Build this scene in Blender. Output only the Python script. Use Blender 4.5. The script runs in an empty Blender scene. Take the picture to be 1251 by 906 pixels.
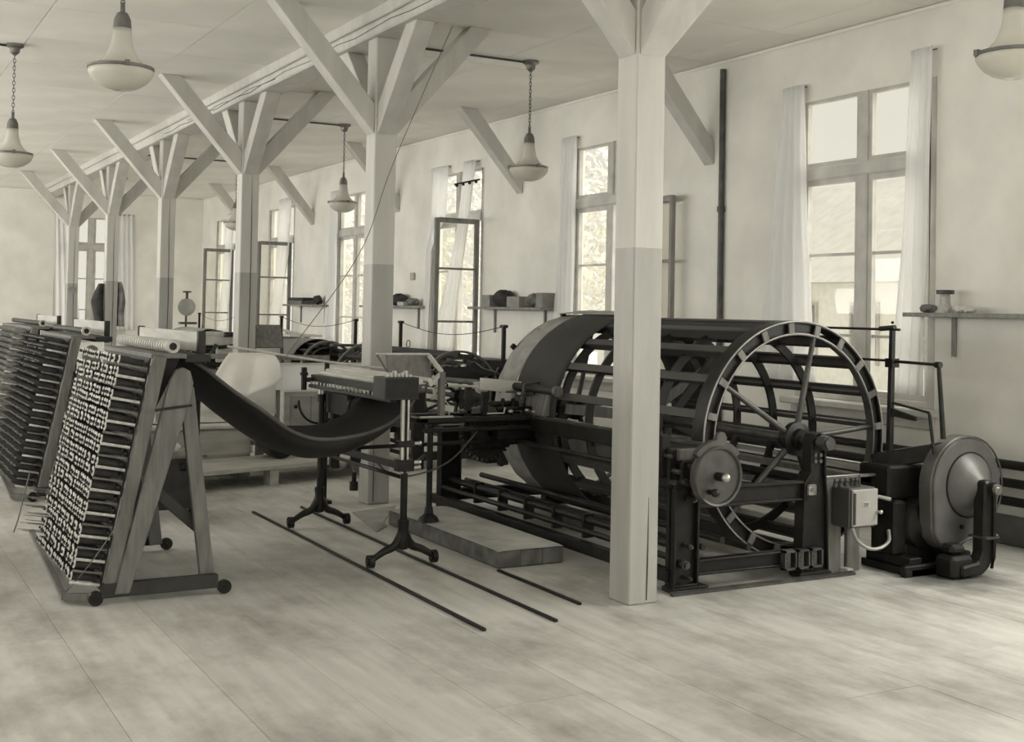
import bpy, bmesh, math, random
from math import sin, cos, pi, radians, hypot, atan2, sqrt
from mathutils import Vector, Matrix

sc = bpy.context.scene
COL = sc.collection
random.seed(7)

# ------------------------------------------------------------------ camera
YAW, PITCH, ROLL = 0.5099, 0.0256, 0.0193
fw = Vector((sin(YAW) * cos(PITCH), cos(YAW) * cos(PITCH), sin(PITCH)))
rt = Vector((cos(YAW), -sin(YAW), 0))
up = rt.cross(fw)
r2 = cos(ROLL) * rt + sin(ROLL) * up
u2 = -sin(ROLL) * rt + cos(ROLL) * up
cd = bpy.data.cameras.new('camera')
cam = bpy.data.objects.new('camera', cd)
COL.objects.link(cam)
cam.matrix_world = Matrix(((r2.x, u2.x, -fw.x, 0), (r2.y, u2.y, -fw.y, 0), (r2.z, u2.z, -fw.z, 1.5), (0, 0, 0, 1)))
cd.sensor_fit = 'HORIZONTAL'
cd.sensor_width = 36.0
cd.lens = 1479.35 / 1251 * 36
cd.shift_y = -(453 - 342) / 1251
cd.clip_start = 0.05
sc.camera = cam

# ------------------------------------------------------------------ sky, sun, added daylight lamps
w = bpy.data.worlds.new('overcast_sky')
sc.world = w
w.use_nodes = True
bg = w.node_tree.nodes['Background']
bg.inputs['Color'].default_value = (0.84, 0.825, 0.745, 1)
bg.inputs['Strength'].default_value = 1.0

sun_d = bpy.data.lights.new('hazy_sun', 'SUN')
sun_d.energy = 7.0
sun_d.angle = radians(110)
sun_d.color = (1, 0.97, 0.88)
sun = bpy.data.objects.new('hazy_sun', sun_d)
COL.objects.link(sun)
sun.rotation_euler = Vector((-0.75, 0.12, -0.62)).to_track_quat('-Z', 'Y').to_euler()

WIN_Y = [6.85 + 3.495 * k for k in range(-2, 6)]     # window centres along the long walls
P_LEFT, P_BACK, P_RIGHT = (18, 40, 85, 140, 175, 190, 190, 180), 28.0, 125.0


def daylight(loc, direction, sx, sy, power):
    d = bpy.data.lights.new('window_daylight', 'AREA')  # area lamp added in an unseen window opening to brighten the room
    d.shape = 'RECTANGLE'
    d.size, d.size_y = sx, sy
    d.energy = power
    d.color = (1, 0.987, 0.925)
    o = bpy.data.objects.new('window_daylight', d)
    COL.objects.link(o)
    o.location = loc
    o.rotation_euler = Vector(direction).to_track_quat('-Z', 'Z').to_euler()
    return o


for y, pw in zip(WIN_Y, P_LEFT):
    daylight((-4.25, y, 2.15), (1, 0, 0.8), 1.45, 2.5, pw)
for y in WIN_Y[:2]:                                   # the two windows of the same wall behind the picture edge
    daylight((6.9, y, 2.15), (-1, -0.3, -0.7), 1.45, 2.5, P_RIGHT)
for x in (-2.2, 1.3, 4.8):
    daylight((x, -3.05, 2.15), (0, 1, 0.5), 1.45, 2.5, P_BACK)

sc.view_settings.view_transform = 'Standard'
sc.view_settings.look = 'None'
sc.view_settings.exposure = 0.0
sc.view_settings.gamma = 1.0
sc.view_settings.use_curve_mapping = False
sc.cycles.max_bounces = 10
sc.cycles.diffuse_bounces = 6
sc.cycles.transparent_max_bounces = 24
sc.cycles.caustics_reflective = False
sc.cycles.caustics_refractive = False


# ------------------------------------------------------------------ materials
def lin(v):
    v /= 255.0
    return v / 12.92 if v <= 0.04045 else ((v + 0.055) / 1.055) ** 2.4


def tone(v, warm=1.0):
    a = lin(v)
    return (a, a * (1 - 0.016 * warm), a * (1 - 0.068 * warm), 1)


MATS = {}


def mat(name, v, rough=0.7, metal=0.0, var=0.12, scale=6.0, stretch=(1, 1, 1), bump=0.0, bscale=60.0,
        spec=0.5, warm=1.0, rand=0.0, trans=0.0, v2=None):
    m = bpy.data.materials.new(name)
    m.use_nodes = True
    nt = m.node_tree
    N, L = nt.nodes, nt.links
    b = N['Principled BSDF']
    b.inputs['Roughness'].default_value = rough
    b.inputs['Metallic'].default_value = metal
    b.inputs['Specular IOR Level'].default_value = spec
    tc = N.new('ShaderNodeTexCoord')
    mp = N.new('ShaderNodeMapping')
    mp.inputs['Scale'].default_value = stretch
    L.new(tc.outputs['Object'], mp.inputs['Vector'])
    ns = N.new('ShaderNodeTexNoise')
    ns.inputs['Scale'].default_value = scale
    ns.inputs['Detail'].default_value = 6
    L.new(mp.outputs['Vector'], ns.inputs['Vector'])
    rp = N.new('ShaderNodeValToRGB')
    lo, hi = tone(v * (1 - var), warm), tone(min(250, (v2 or v) * (1 + var)), warm)
    rp.color_ramp.elements[0].position = 0.3
    rp.color_ramp.elements[1].position = 0.7
    rp.color_ramp.elements[0].color = lo
    rp.color_ramp.elements[1].color = hi
    L.new(ns.outputs['Fac'], rp.inputs['Fac'])
    col = rp.outputs['Color']
    if rand:
        oi = N.new('ShaderNodeObjectInfo')
        mr = N.new('ShaderNodeMapRange')
        mr.inputs['To Min'].default_value = 1 - rand
        mr.inputs['To Max'].default_value = 1 + rand
        L.new(oi.outputs['Random'], mr.inputs['Value'])
        mx = N.new('ShaderNodeVectorMath')
        mx.operation = 'SCALE'
        L.new(col, mx.inputs[0])
        L.new(mr.outputs['Result'], mx.inputs['Scale'])
        col = mx.outputs['Vector']
    L.new(col, b.inputs['Base Color'])
    if bump:
        n2 = N.new('ShaderNodeTexNoise')
        n2.inputs['Scale'].default_value = bscale
        n2.inputs['Detail'].default_value = 4
        L.new(mp.outputs['Vector'], n2.inputs['Vector'])
        bp = N.new('ShaderNodeBump')
        bp.inputs['Strength'].default_value = bump
        bp.inputs['Distance'].default_value = 0.01
        L.new(n2.outputs['Fac'], bp.inputs['Height'])
        L.new(bp.outputs['Normal'], b.inputs['Normal'])
    if trans:
        tr = N.new('ShaderNodeBsdfTranslucent')
        L.new(col, tr.inputs['Color'])
        mixs = N.new('ShaderNodeMixShader')
        mixs.inputs[0].default_value = trans
        L.new(b.outputs[0], mixs.inputs[1])
        L.new(tr.outputs[0], mixs.inputs[2])
        L.new(mixs.outputs[0], N['Material Output'].inputs['Surface'])
    MATS[name] = m
    return m


def glass_mat(name, gloss=0.012, tint=(0.97, 0.965, 0.94, 1)):
    m = bpy.data.materials.new(name)
    m.use_nodes = True
    nt = m.node_tree
    nt.nodes.clear()
    out = nt.nodes.new('ShaderNodeOutputMaterial')
    t = nt.nodes.new('ShaderNodeBsdfTransparent')
    t.inputs['Color'].default_value = tint
    g = nt.nodes.new('ShaderNodeBsdfGlossy')
    g.inputs['Roughness'].default_value = 0.02
    mx = nt.nodes.new('ShaderNodeMixShader')
    mx.inputs[0].default_value = gloss
    nt.links.new(t.outputs[0], mx.inputs[1])
    nt.links.new(g.outputs[0], mx.inputs[2])
    nt.links.new(mx.outputs[0], out.inputs['Surface'])
    MATS[name] = m
    return m


def thread_mat(name, va, vb, axis='Y', freq=260.0, rough=0.8):
    """fine parallel threads as stripes of two tones along one axis"""
    m = mat(name, va, rough, var=0.05)
    nt = m.node_tree
    N, L = nt.nodes, nt.links
    b = N['Principled BSDF']
    tc = N.new('ShaderNodeTexCoord')
    sp = N.new('ShaderNodeSeparateXYZ')
    L.new(tc.outputs['Object'], sp.inputs[0])
    n1 = N.new('ShaderNodeTexNoise')
    n1.noise_dimensions = '1D'
    n1.inputs['Scale'].default_value = freq
    n1.inputs['Detail'].default_value = 3
    L.new(sp.outputs[axis], n1.inputs['W'])
    rp = N.new('ShaderNodeValToRGB')
    rp.color_ramp.elements[0].position = 0.35
    rp.color_ramp.elements[1].position = 0.68
    rp.color_ramp.elements[0].color = tone(va)
    rp.color_ramp.elements[1].color = tone(vb)
    L.new(n1.outputs['Fac'], rp.inputs['Fac'])
    L.new(rp.outputs['Color'], b.inputs['Base Color'])
    return m


plaster = mat('white_plaster', 234, 0.9, var=0.035, scale=2.2, bump=0.12, bscale=40)
ceil_m = mat('ceiling_paint', 236, 0.85, var=0.03, scale=1.5, rand=0.03)
gap_m = mat('joint_shadow_board', 130, 0.9)  # subfloor that shows in the gaps between planks
paint_hi = mat('white_painted_timber', 196, 0.55, var=0.04, scale=3, stretch=(3, 3, 0.4), bump=0.1, bscale=30)
paint_lo = mat('grey_painted_timber', 166, 0.45, var=0.05, scale=3, stretch=(3, 3, 0.5), bump=0.1, bscale=30)
crack_m = mat('open_timber_crack', 80, 0.9)
frame_m = mat('window_frame_paint', 192, 0.5, var=0.06)
sash_dark = mat('weathered_sash_wood', 132, 0.6, var=0.12, scale=8, stretch=(3, 3, 0.4))  # backlit shade put into the open leaves' colour; plain wood on the shelves
curtain_m = mat('thin_white_curtain', 250, 0.9, var=0.01, trans=0.38, warm=0.0)
skirt_m = mat('dark_skirting_paint', 92, 0.55)
iron = mat('black_cast_iron', 30, 0.42, 0.0, var=0.25, scale=14, spec=0.26, warm=1.6, bump=0.15, bscale=90)
iron_grey = mat('worn_grey_iron', 70, 0.45, 0.3, var=0.22, scale=10, spec=0.6, warm=1.3)
steel = mat('bright_steel', 190, 0.28, 0.9, var=0.1, scale=12)
guard_m = mat('guard_sheet_metal', 88, 0.42, 0.25, var=0.14, scale=5, spec=0.6, bump=0.05, bscale=12)
wood_dark = mat('dark_oiled_wood', 52, 0.6, spec=0.3, var=0.2, scale=7, stretch=(1, 0.15, 1), warm=1.4)
wood_mid = mat('grey_brown_wood', 104, 0.6, var=0.14, scale=9, stretch=(4, 4, 0.5), warm=1.3)
wood_pale = mat('pale_planed_wood', 188, 0.6, var=0.08, scale=7, stretch=(3, 0.4, 3), warm=1.2)
wood_bench = mat('bench_wood', 172, 0.6, var=0.1, scale=5, stretch=(0.5, 3, 3), warm=1.2)
yarn_blk = thread_mat('black_yarn', 26, 33)
yarn_drum = thread_mat('dark_warp_yarn', 38, 66)
yarn_lit = thread_mat('pale_warp_threads', 150, 205, 'Y', 150)  # warp past the comb made pale: light from above put into its colour
bob_yarn = mat('dark_wound_yarn', 48, 0.8, var=0.2, scale=30)
bob_head = mat('pale_bobbin_flange', 186, 0.6, var=0.12, scale=40, rand=0.14)
bob_grey = mat('grey_wound_yarn', 128, 0.8, var=0.2, scale=40)
paper_m = mat('crumpled_wrapping_paper', 146, 0.75, var=0.1, scale=9, bump=0.4, bscale=14)
cloth_m = mat('white_cotton_cloth', 222, 0.9, var=0.04, scale=4, bump=0.2, bscale=16, trans=0.15)
cloth_dk = mat('dark_coat_cloth', 58, 0.95, var=0.2, scale=8)
cloth_gy = mat('grey_coat_cloth', 120, 0.95, var=0.2, scale=8)
slab_m = mat('worn_step_top', 168, 0.85, var=0.1, scale=5, bump=0.35, bscale=28)
slab_s = mat('dirty_step_side', 92, 0.9, var=0.25, scale=9, bump=0.3, bscale=20)  # sides darker than the tread, shade put into the colour
card_m = mat('packing_card', 150, 0.8, var=0.1)
box_m = mat('grey_enamel_box', 158, 0.4, var=0.05)
opal_m = mat('opal_lamp_glass', 236, 0.18, var=0.02, trans=0.45)
opal_lo = mat('etched_lamp_bowl', 240, 0.3, var=0.02, trans=0.55)
brass_m = mat('dull_lamp_brass', 110, 0.4, 0.5, var=0.2)
glass = glass_mat('window_glass')
house_m = mat('rendered_house_wall', 236, 0.9, var=0.03)
roof_m = mat('pale_tiled_roof', 192, 0.9, var=0.04, scale=3)
leaf_m = mat('hazy_tree_leaves', 232, 0.9, var=0.07, scale=2.5)
grass_m = mat('outside_ground', 208, 0.95, var=0.08, scale=0.6)

# floor boards: grey scrubbed wood, streaks along the board, scuffs and stains of their own
floor_m = mat('scrubbed_floor_boards', 197, 0.5, var=0.05, scale=3.0, stretch=(5, 0.5, 1), rand=0.05, spec=0.4, bump=0.06, bscale=30)
nt = floor_m.node_tree
N, L = nt.nodes, nt.links
geo = N.new('ShaderNodeNewGeometry')
st = N.new('ShaderNodeTexNoise')
st.inputs['Scale'].default_value = 1.1
st.inputs['Detail'].default_value = 8
st.inputs['Roughness'].default_value = 0.68
mpp = N.new('ShaderNodeMapping')
mpp.inputs['Scale'].default_value = (1.6, 0.9, 1)
L.new(geo.outputs['Position'], mpp.inputs['Vector'])
L.new(mpp.outputs['Vector'], st.inputs['Vector'])
srp = N.new('ShaderNodeValToRGB')
srp.color_ramp.elements[0].position = 0.34
srp.color_ramp.elements[1].position = 0.56
srp.color_ramp.elements[0].color = (0.56, 0.55, 0.525, 1)
srp.color_ramp.elements[1].color = (1, 1, 1, 1)
L.new(st.outputs['Fac'], srp.inputs['Fac'])
mul = N.new('ShaderNodeMix')
mul.data_type = 'RGBA'
mul.blend_type = 'MULTIPLY'
mul.inputs[0].default_value = 1.0
bsdf = N['Principled BSDF']
src = bsdf.inputs['Base Color'].links[0].from_socket
L.new(src, mul.inputs[6])
L.new(srp.outputs['Color'], mul.inputs[7])
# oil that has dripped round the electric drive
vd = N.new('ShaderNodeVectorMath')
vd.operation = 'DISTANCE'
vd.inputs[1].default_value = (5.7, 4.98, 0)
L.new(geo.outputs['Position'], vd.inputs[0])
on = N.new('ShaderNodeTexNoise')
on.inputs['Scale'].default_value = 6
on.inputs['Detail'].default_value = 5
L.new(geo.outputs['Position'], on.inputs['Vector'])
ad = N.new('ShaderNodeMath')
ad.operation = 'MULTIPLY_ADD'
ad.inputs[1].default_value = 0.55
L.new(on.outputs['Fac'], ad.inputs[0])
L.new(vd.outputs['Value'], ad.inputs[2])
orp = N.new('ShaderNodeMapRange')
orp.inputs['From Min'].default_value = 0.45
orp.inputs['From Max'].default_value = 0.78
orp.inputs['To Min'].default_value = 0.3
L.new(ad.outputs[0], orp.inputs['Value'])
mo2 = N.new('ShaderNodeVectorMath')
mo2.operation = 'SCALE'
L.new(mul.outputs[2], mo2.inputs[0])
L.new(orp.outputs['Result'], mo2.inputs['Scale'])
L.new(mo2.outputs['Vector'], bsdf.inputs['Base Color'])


# ------------------------------------------------------------------ mesh builder
class MB:
    def __init__(s):
        s.v, s.f, s.m, s.s = [], [], [], []

    def add(s, vs, fs, mi=0, sm=False):
        o = len(s.v)
        s.v += [tuple(v) for v in vs]
        for f in fs:
            s.f.append([i + o for i in f])
            s.m.append(mi)
            s.s.append(sm)
        return s

    def box(s, x0, x1, y0, y1, z0, z1, mi=0):
        return s.add([(x0, y0, z0), (x1, y0, z0), (x1, y1, z0), (x0, y1, z0), (x0, y0, z1), (x1, y0, z1), (x1, y1, z1), (x0, y1, z1)],
                     [(0, 3, 2, 1), (4, 5, 6, 7), (0, 1, 5, 4), (1, 2, 6, 5), (2, 3, 7, 6), (3, 0, 4, 7)], mi)

    def bar(s, p, q, w, h, upv=(0, 0, 1), mi=0, taper=1.0):
        p, q = Vector(p), Vector(q)
        d = (q - p).normalized()
        sd = d.cross(Vector(upv))
        if sd.length < 1e-4:
            sd = d.cross(Vector((1, 0, 0)))
        sd.normalize()
        uu = sd.cross(d).normalized()
        vs = []
        for c, k in ((p, 1), (q, taper)):
            for a, b in ((-1, -1), (1, -1), (1, 1), (-1, 1)):
                vs.append(c + sd * a * w / 2 * k + uu * b * h / 2 * k)
        return s.add(vs, [(0, 3, 2, 1), (4, 5, 6, 7), (0, 1, 5, 4), (1, 2, 6, 5), (2, 3, 7, 6), (3, 0, 4, 7)], mi)

    def cyl(s, p, q, r0, r1=None, n=16, mi=0, caps=True):
        r1 = r0 if r1 is None else r1
        p, q = Vector(p), Vector(q)
        d = (q - p).normalized()
        a = d.orthogonal().normalized()
        b = d.cross(a)
        vs = [p + (a * cos(2 * pi * i / n) + b * sin(2 * pi * i / n)) * r0 for i in range(n)]
        vs += [q + (a * cos(2 * pi * i / n) + b * sin(2 * pi * i / n)) * r1 for i in range(n)]
        s.add(vs, [(i, (i + 1) % n, n + (i + 1) % n, n + i) for i in range(n)], mi, True)
        if caps:
            s.add(vs, [list(range(n))[::-1], list(range(n, 2 * n))], mi)
        return s

    def tube(s, pts, r, n=8, mi=0):
        pts = [Vector(p) for p in pts]
        rs = r if isinstance(r, (list, tuple)) else [r] * len(pts)
        vs, fs, a = [], [], None
        for i, p in enumerate(pts):
            d = (pts[min(i + 1, len(pts) - 1)] - pts[max(i - 1, 0)]).normalized()
            if a is None:
                a = d.orthogonal().normalized()
            else:
                a = (a - d * a.dot(d)).normalized()
            b = d.cross(a)
            vs += [p + (a * cos(2 * pi * k / n) + b * sin(2 * pi * k / n)) * rs[i] for k in range(n)]
        for i in range(len(pts) - 1):
            fs += [(i * n + k, i * n + (k + 1) % n, (i + 1) * n + (k + 1) % n, (i + 1) * n + k) for k in range(n)]
        s.add(vs, fs, mi, True)
        s.add(vs, [list(range(n))[::-1], list(range((len(pts) - 1) * n, len(pts) * n))], mi)
        return s

    def lathe(s, c, prof, axis='z', n=28, mi=0):
        c = Vector(c)
        vs, fs = [], []
        for r, h in prof:
            for k in range(n):
                u, v = r * cos(2 * pi * k / n), r * sin(2 * pi * k / n)
                vs.append(c + Vector({'z': (u, v, h), 'y': (u, h, v), 'x': (h, u, v)}[axis]))
        for i in range(len(prof) - 1):
            fs += [(i * n + k, i * n + (k + 1) % n, (i + 1) * n + (k + 1) % n, (i + 1) * n + k) for k in range(n)]
        return s.add(vs, fs, mi, True)

    def prism(s, poly, axis, a, b, mi=0):
        f = {'y': lambda p, t: (p[0], t, p[1]), 'x': lambda p, t: (t, p[0], p[1]), 'z': lambda p, t: (p[0], p[1], t)}[axis]
        n = len(poly)
        vs = [f(p, a) for p in poly] + [f(p, b) for p in poly]
        return s.add(vs, [list(range(n))[::-1], list(range(n, 2 * n))] + [(i, (i + 1) % n, n + (i + 1) % n, n + i) for i in range(n)], mi)

    def ring(s, cx, cz, r0, r1, y0, y1, n=72, mi=0, a0=0.0, a1=2 * pi):
        full = abs(a1 - a0 - 2 * pi) < 1e-6
        k = n if full else n + 1
        vs = []
        for i in range(k):
            a = a0 + (a1 - a0) * i / n
            for r, y in ((r0, y0), (r1, y0), (r1, y1), (r0, y1)):
                vs.append((cx + r * cos(a), y, cz + r * sin(a)))
        for i in range(n):
            j = (i + 1) % k
            for e in range(4):
                g = (e + 1) % 4
                s.add([], [], mi)
                s.f.append([len(s.v) + q for q in (i * 4 + e, i * 4 + g, j * 4 + g, j * 4 + e)])
                s.m.append(mi)
                s.s.append(e in (1, 3))
        if not full:
            s.f.append([len(s.v) + q for q in (0, 1, 2, 3)]); s.m.append(mi); s.s.append(False)
            s.f.append([len(s.v) + q for q in (n * 4 + 3, n * 4 + 2, n * 4 + 1, n * 4)]); s.m.append(mi); s.s.append(False)
        s.v += vs
        return s

    def grid(s, rows, mi=0, sm=True):
        n = len(rows[0])
        vs = [p for r in rows for p in r]
        fs = [(i * n + k, i * n + k + 1, (i + 1) * n + k + 1, (i + 1) * n + k) for i in range(len(rows) - 1) for k in range(n - 1)]
        return s.add(vs, fs, mi, sm)

    def ball(s, c, r, n=12, mi=0, sq=(1, 1, 1)):
        m = n // 2
        rows = []
        for i in range(m + 1):
            t = pi * i / m
            rows.append([(c[0] + sq[0] * r * sin(t) * cos(2 * pi * k / n), c[1] + sq[1] * r * sin(t) * sin(2 * pi * k / n), c[2] + sq[2] * r * cos(t)) for k in range(n + 1)])
        return s.grid(rows, mi)

    def mesh(s, name, mats, off=(0, 0, 0)):
        me = bpy.data.meshes.new(name)
        me.from_pydata([(x - off[0], y - off[1], z - off[2]) for x, y, z in s.v], [], s.f)
        for m in (mats if isinstance(mats, (list, tuple)) else [mats]):
            me.materials.append(m)
        for p, mi, sm in zip(me.polygons, s.m, s.s):
            p.material_index = mi
            p.use_smooth = sm
        b = bmesh.new()
        b.from_mesh(me)
        bmesh.ops.remove_doubles(b, verts=b.verts, dist=1e-6)
        bmesh.ops.recalc_face_normals(b, faces=b.faces)
        for e in b.edges:
            if len(e.link_faces) == 2 and e.calc_face_angle(0) > 0.62:
                e.smooth = False
        b.to_mesh(me)
        b.free()
        me.update()
        return me


def origin(o):
    p = Vector((0, 0, 0))
    while o is not None:
        p += o.location
        o = o.parent
    return p


def add(name, mb, mats, parent=None, bevel=0.0, solid=0.0, label=None, loc=None, stuff=False):
    """one mesh object; its vertices are given in room coordinates"""
    base = origin(parent) if parent else Vector(loc or (0, 0, 0))
    o = bpy.data.objects.new(name, mb.mesh(name, mats, base))
    COL.objects.link(o)
    if parent:
        o.parent = parent
    else:
        o.location = base
    if solid:
        md = o.modifiers.new('thickness', 'SOLIDIFY')
        md.thickness = solid
        md.offset = 0
    if bevel:
        md = o.modifiers.new('edges', 'BEVEL')
        md.width = bevel
        md.segments = 1
        md.limit_method = 'ANGLE'
    if label:
        o['label'] = label
    if stuff:
        o['kind'] = 'stuff'
    return o


def tag(o, label, cat, group=None, kind=None):
    o['label'] = label
    o['category'] = cat
    if group:
        o['group'] = group
    if kind:
        o['kind'] = kind
    return o


def thing(name, label, cat, loc=(0, 0, 0), group=None):
    o = bpy.data.objects.new(name, None)
    o.empty_display_size = 0.1
    COL.objects.link(o)
    o.location = loc
    return tag(o, label, cat, group)


def struct(o):
    o['kind'] = 'structure'
    return o


def dup(root, loc=None, rotz=None, label=None):
    r = root.copy()
    COL.objects.link(r)
    if loc is not None:
        r.location = loc
    if rotz is not None:
        r.rotation_euler = (0, 0, rotz)
    if label:
        r['label'] = label

    def kids(a, b):
        for ch in list(a.children):
            c = ch.copy()
            COL.objects.link(c)
            c.parent = b
            kids(ch, c)
    kids(root, r)
    return r


def lerp(a, b, t):
    return a + (b - a) * t


def spline(pts, n):
    """Catmull-Rom through points"""
    P = [Vector(p) for p in pts]
    P = [P[0] * 2 - P[1]] + P + [P[-1] * 2 - P[-2]]
    out = []
    m = len(P) - 3
    for i in range(n + 1):
        u = i / n * m
        k = min(int(u), m - 1)
        t = u - k
        a, b, c, d = P[k:k + 4]
        out.append(0.5 * ((2 * b) + (c - a) * t + (2 * a - 5 * b + 4 * c - d) * t * t + (3 * b - a - 3 * c + d) * t ** 3))
    return out


# ------------------------------------------------------------------ room shell
XR, XL, YF, YB, ZC = 6.92, -4.2, 26.1, -3.0, 3.79

fl = struct(add('floor', MB().box(XL, XR, YB, YF, -0.12, -0.012), gap_m))
PW = 0.428
lengths = (3.6, 4.4, 5.2)
plank_meshes = {Lg: MB().box(0.001, PW - 0.001, 0.001, Lg - 0.001, -0.03, 0).mesh('floor_plank', floor_m) for Lg in lengths}
x = XL
col_i = 0
while x < XR - 0.05:
    y = YB - (col_i * 1.37) % 3.0
    while y < YF:
        Lg = random.choice(lengths)
        o = bpy.data.objects.new('floor_plank', plank_meshes[Lg])
        COL.objects.link(o)
        o.parent = fl
        o.location = (x, y, random.uniform(-0.0012, 0.0))
        y += Lg
    x += PW
    col_i += 1

ce = struct(add('ceiling', MB().box(XL, XR, YB, YF, ZC + 0.014, ZC + 0.1), mat('dark_ceiling_joint', 60, 0.95)))
CX = [XL] + [1.41 + 1.277 * k for k in range(-4, 5)] + [XR]
CY = [YB, -0.4, 2.6, 3.81] + [5.03 + 1.222 * k for k in range(0, 18)] + [YF]
pm = {}
for i in range(len(CX) - 1):
    for j in range(len(CY) - 1):
        sx, sy = round(CX[i + 1] - CX[i], 3), round(CY[j + 1] - CY[j], 3)
        if (sx, sy) not in pm:
            pm[(sx, sy)] = MB().box(0.0035, sx - 0.0035, 0.0045, sy - 0.0045, 0, 0.02).mesh('ceiling_panel', ceil_m)
        o = bpy.data.objects.new('ceiling_panel', pm[(sx, sy)])
        COL.objects.link(o)
        o.parent = ce
        o.location = (CX[i], CY[j], ZC + random.uniform(-0.001, 0.001))

WZ0, WZ1, WH = 0.85, 3.38, 0.725


def wall_with_holes(mb, a0, a1, centres, place):
    e = a0
    for c in centres:
        place(mb, e, c - WH, 0, ZC + 0.1)
        place(mb, c - WH, c + WH, 0, WZ0)
        place(mb, c - WH, c + WH, WZ1, ZC + 0.1)
        e = c + WH
    place(mb, e, a1, 0, ZC + 0.1)
    return mb


struct(add('wall_right', wall_with_holes(MB(), YB - 0.3, YF + 0.3, WIN_Y, lambda m, a, b, z0, z1: m.box(XR, XR + 0.15, a, b, z0 - 0.12, z1)), plaster))
struct(add('wall_left', wall_with_holes(MB(), YB - 0.3, YF + 0.3, WIN_Y, lambda m, a, b, z0, z1: m.box(XL - 0.34, XL, a, b, z0 - 0.12, z1)), plaster))
struct(add('wall_far', wall_with_holes(MB(), XL, XR, [4.62], lambda m, a, b, z0, z1: m.box(a, b, YF, YF + 0.34, z0 - 0.12, z1)), plaster))
struct(add('wall_back', wall_with_holes(MB(), XL, XR, [-2.2, 1.3, 4.8], lambda m, a, b, z0, z1: m.box(a, b, YB - 0.34, YB, z0 - 0.12, z1)), plaster))
struct(add('baseboard_right', MB().box(XR - 0.025, XR - 0.001, YB, YF, 0.001, 0.2), skirt_m, bevel=0.006))
struct(add('baseboard_far', MB().box(XL, XR - 0.03, YF - 0.025, YF - 0.001, 0.001, 0.2), skirt_m, bevel=0.006))
struct(add('trim_1', MB().box(XR - 0.02, XR - 0.001, YB, YF, ZC - 0.035, ZC - 0.004), ceil_m, bevel=0.008))
struct(add('trim_2', MB().box(XL, XR - 0.04, YF - 0.02, YF - 0.001, ZC - 0.035, ZC - 0.004), ceil_m, bevel=0.008))


# windows: local frame, wall plane at x=0, room towards -x, width along y
def window_sash(mb_frame, y0, y1, z0, z1, mi=0, x0=0.02, x1=0.065, wd=0.05):
    mb_frame.box(x0, x1, y0, y0 + wd, z0, z1, mi)
    mb_frame.box(x0, x1, y1 - wd, y1, z0, z1, mi)
    mb_frame.box(x0, x1, y0 + wd, y1 - wd, z0, z0 + wd, mi)
    mb_frame.box(x0, x1, y0 + wd, y1 - wd, z1 - wd, z1, mi)


def make_window(n, loc, rotz, open_leaf=None):
    root = struct(bpy.data.objects.new('window_%d' % n, None))
    COL.objects.link(root)
    L0 = (0, 0, 0)
    f = MB()
    f.box(0.005, 0.09, -WH, -WH + 0.065, WZ0, WZ1)
    f.box(0.005, 0.09, WH - 0.065, WH, WZ0, WZ1)
    f.box(0.005, 0.09, -WH + 0.065, WH - 0.065, WZ1 - 0.11, WZ1)
    f.box(0.005, 0.09, -WH + 0.065, WH - 0.065, WZ0, WZ0 + 0.05)
    add('window_frame', f, frame_m, root, bevel=0.008)
    add('mullion', MB().box(0.0, 0.085, -0.045, 0.045, WZ0 + 0.05, WZ1 - 0.11), frame_m, root, bevel=0.01)
    add('transom', MB().box(-0.012, 0.088, -WH + 0.065, WH - 0.065, 2.61, 2.715), frame_m, root, bevel=0.012)
    add('window_sill', MB().box(-0.12, 0.085, -WH - 0.06, WH + 0.06, WZ0 - 0.055, WZ0 - 0.001).box(-0.03, -0.001, -WH - 0.02, WH + 0.02, WZ0 - 0.15, WZ0 - 0.055), frame_m, root, bevel=0.01)
    for sgn in (-1, 1):
        a, b = (-WH + 0.065, -0.045) if sgn < 0 else (0.045, WH - 0.065)
        t = MB()
        window_sash(t, a, b, 2.715, WZ1 - 0.11, wd=0.035)
        add('sash', t, frame_m, root)
        add('pane', MB().box(0.04, 0.044, a + 0.035, b - 0.035, 2.75, WZ1 - 0.145), glass, root)
        if sgn == open_leaf:
            continue
        t = MB()
        window_sash(t, a, b, WZ0 + 0.05, 2.61, wd=0.045)
        add('sash', t, frame_m, root)
        zb = [WZ0 + 0.095, 1.36, 2.0, 2.565]
        for z in zb[1:3]:
            add('glazing_bar', MB().box(0.03, 0.06, a + 0.045, b - 0.045, z - 0.012, z + 0.012), frame_m, root)
        for k in range(3):
            add('pane', MB().box(0.04, 0.044, a + 0.045, b - 0.045, zb[k] + 0.013, zb[k + 1] - 0.013), glass, root)
    root.location = loc
    root.rotation_euler = (0, 0, rotz)
    return root


def open_casement(n, loc, ang):
    """a casement leaf swung into the room, hinged at its own origin, leaf running along +y before the swing"""
    root = struct(bpy.data.objects.new('window_%d' % n, None))
    COL.objects.link(root)
    wd = 0.61
    t = MB()
    window_sash(t, 0.0, wd, WZ0 + 0.05, 2.61, x0=-0.022, x1=0.022, wd=0.055)
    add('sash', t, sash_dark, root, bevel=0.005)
    zb = [WZ0 + 0.105, 1.36, 2.0, 2.555]
    for z in zb[1:3]:
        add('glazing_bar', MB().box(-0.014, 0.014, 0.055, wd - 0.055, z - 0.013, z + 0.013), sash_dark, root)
    for k in range(3):
        add('pane', MB().box(-0.002, 0.002, 0.055, wd - 0.055, zb[k] + 0.014, zb[k + 1] - 0.014), glass, root)
    root.location = loc
    root.rotation_euler = (0, 0, ang)
    return root


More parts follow.
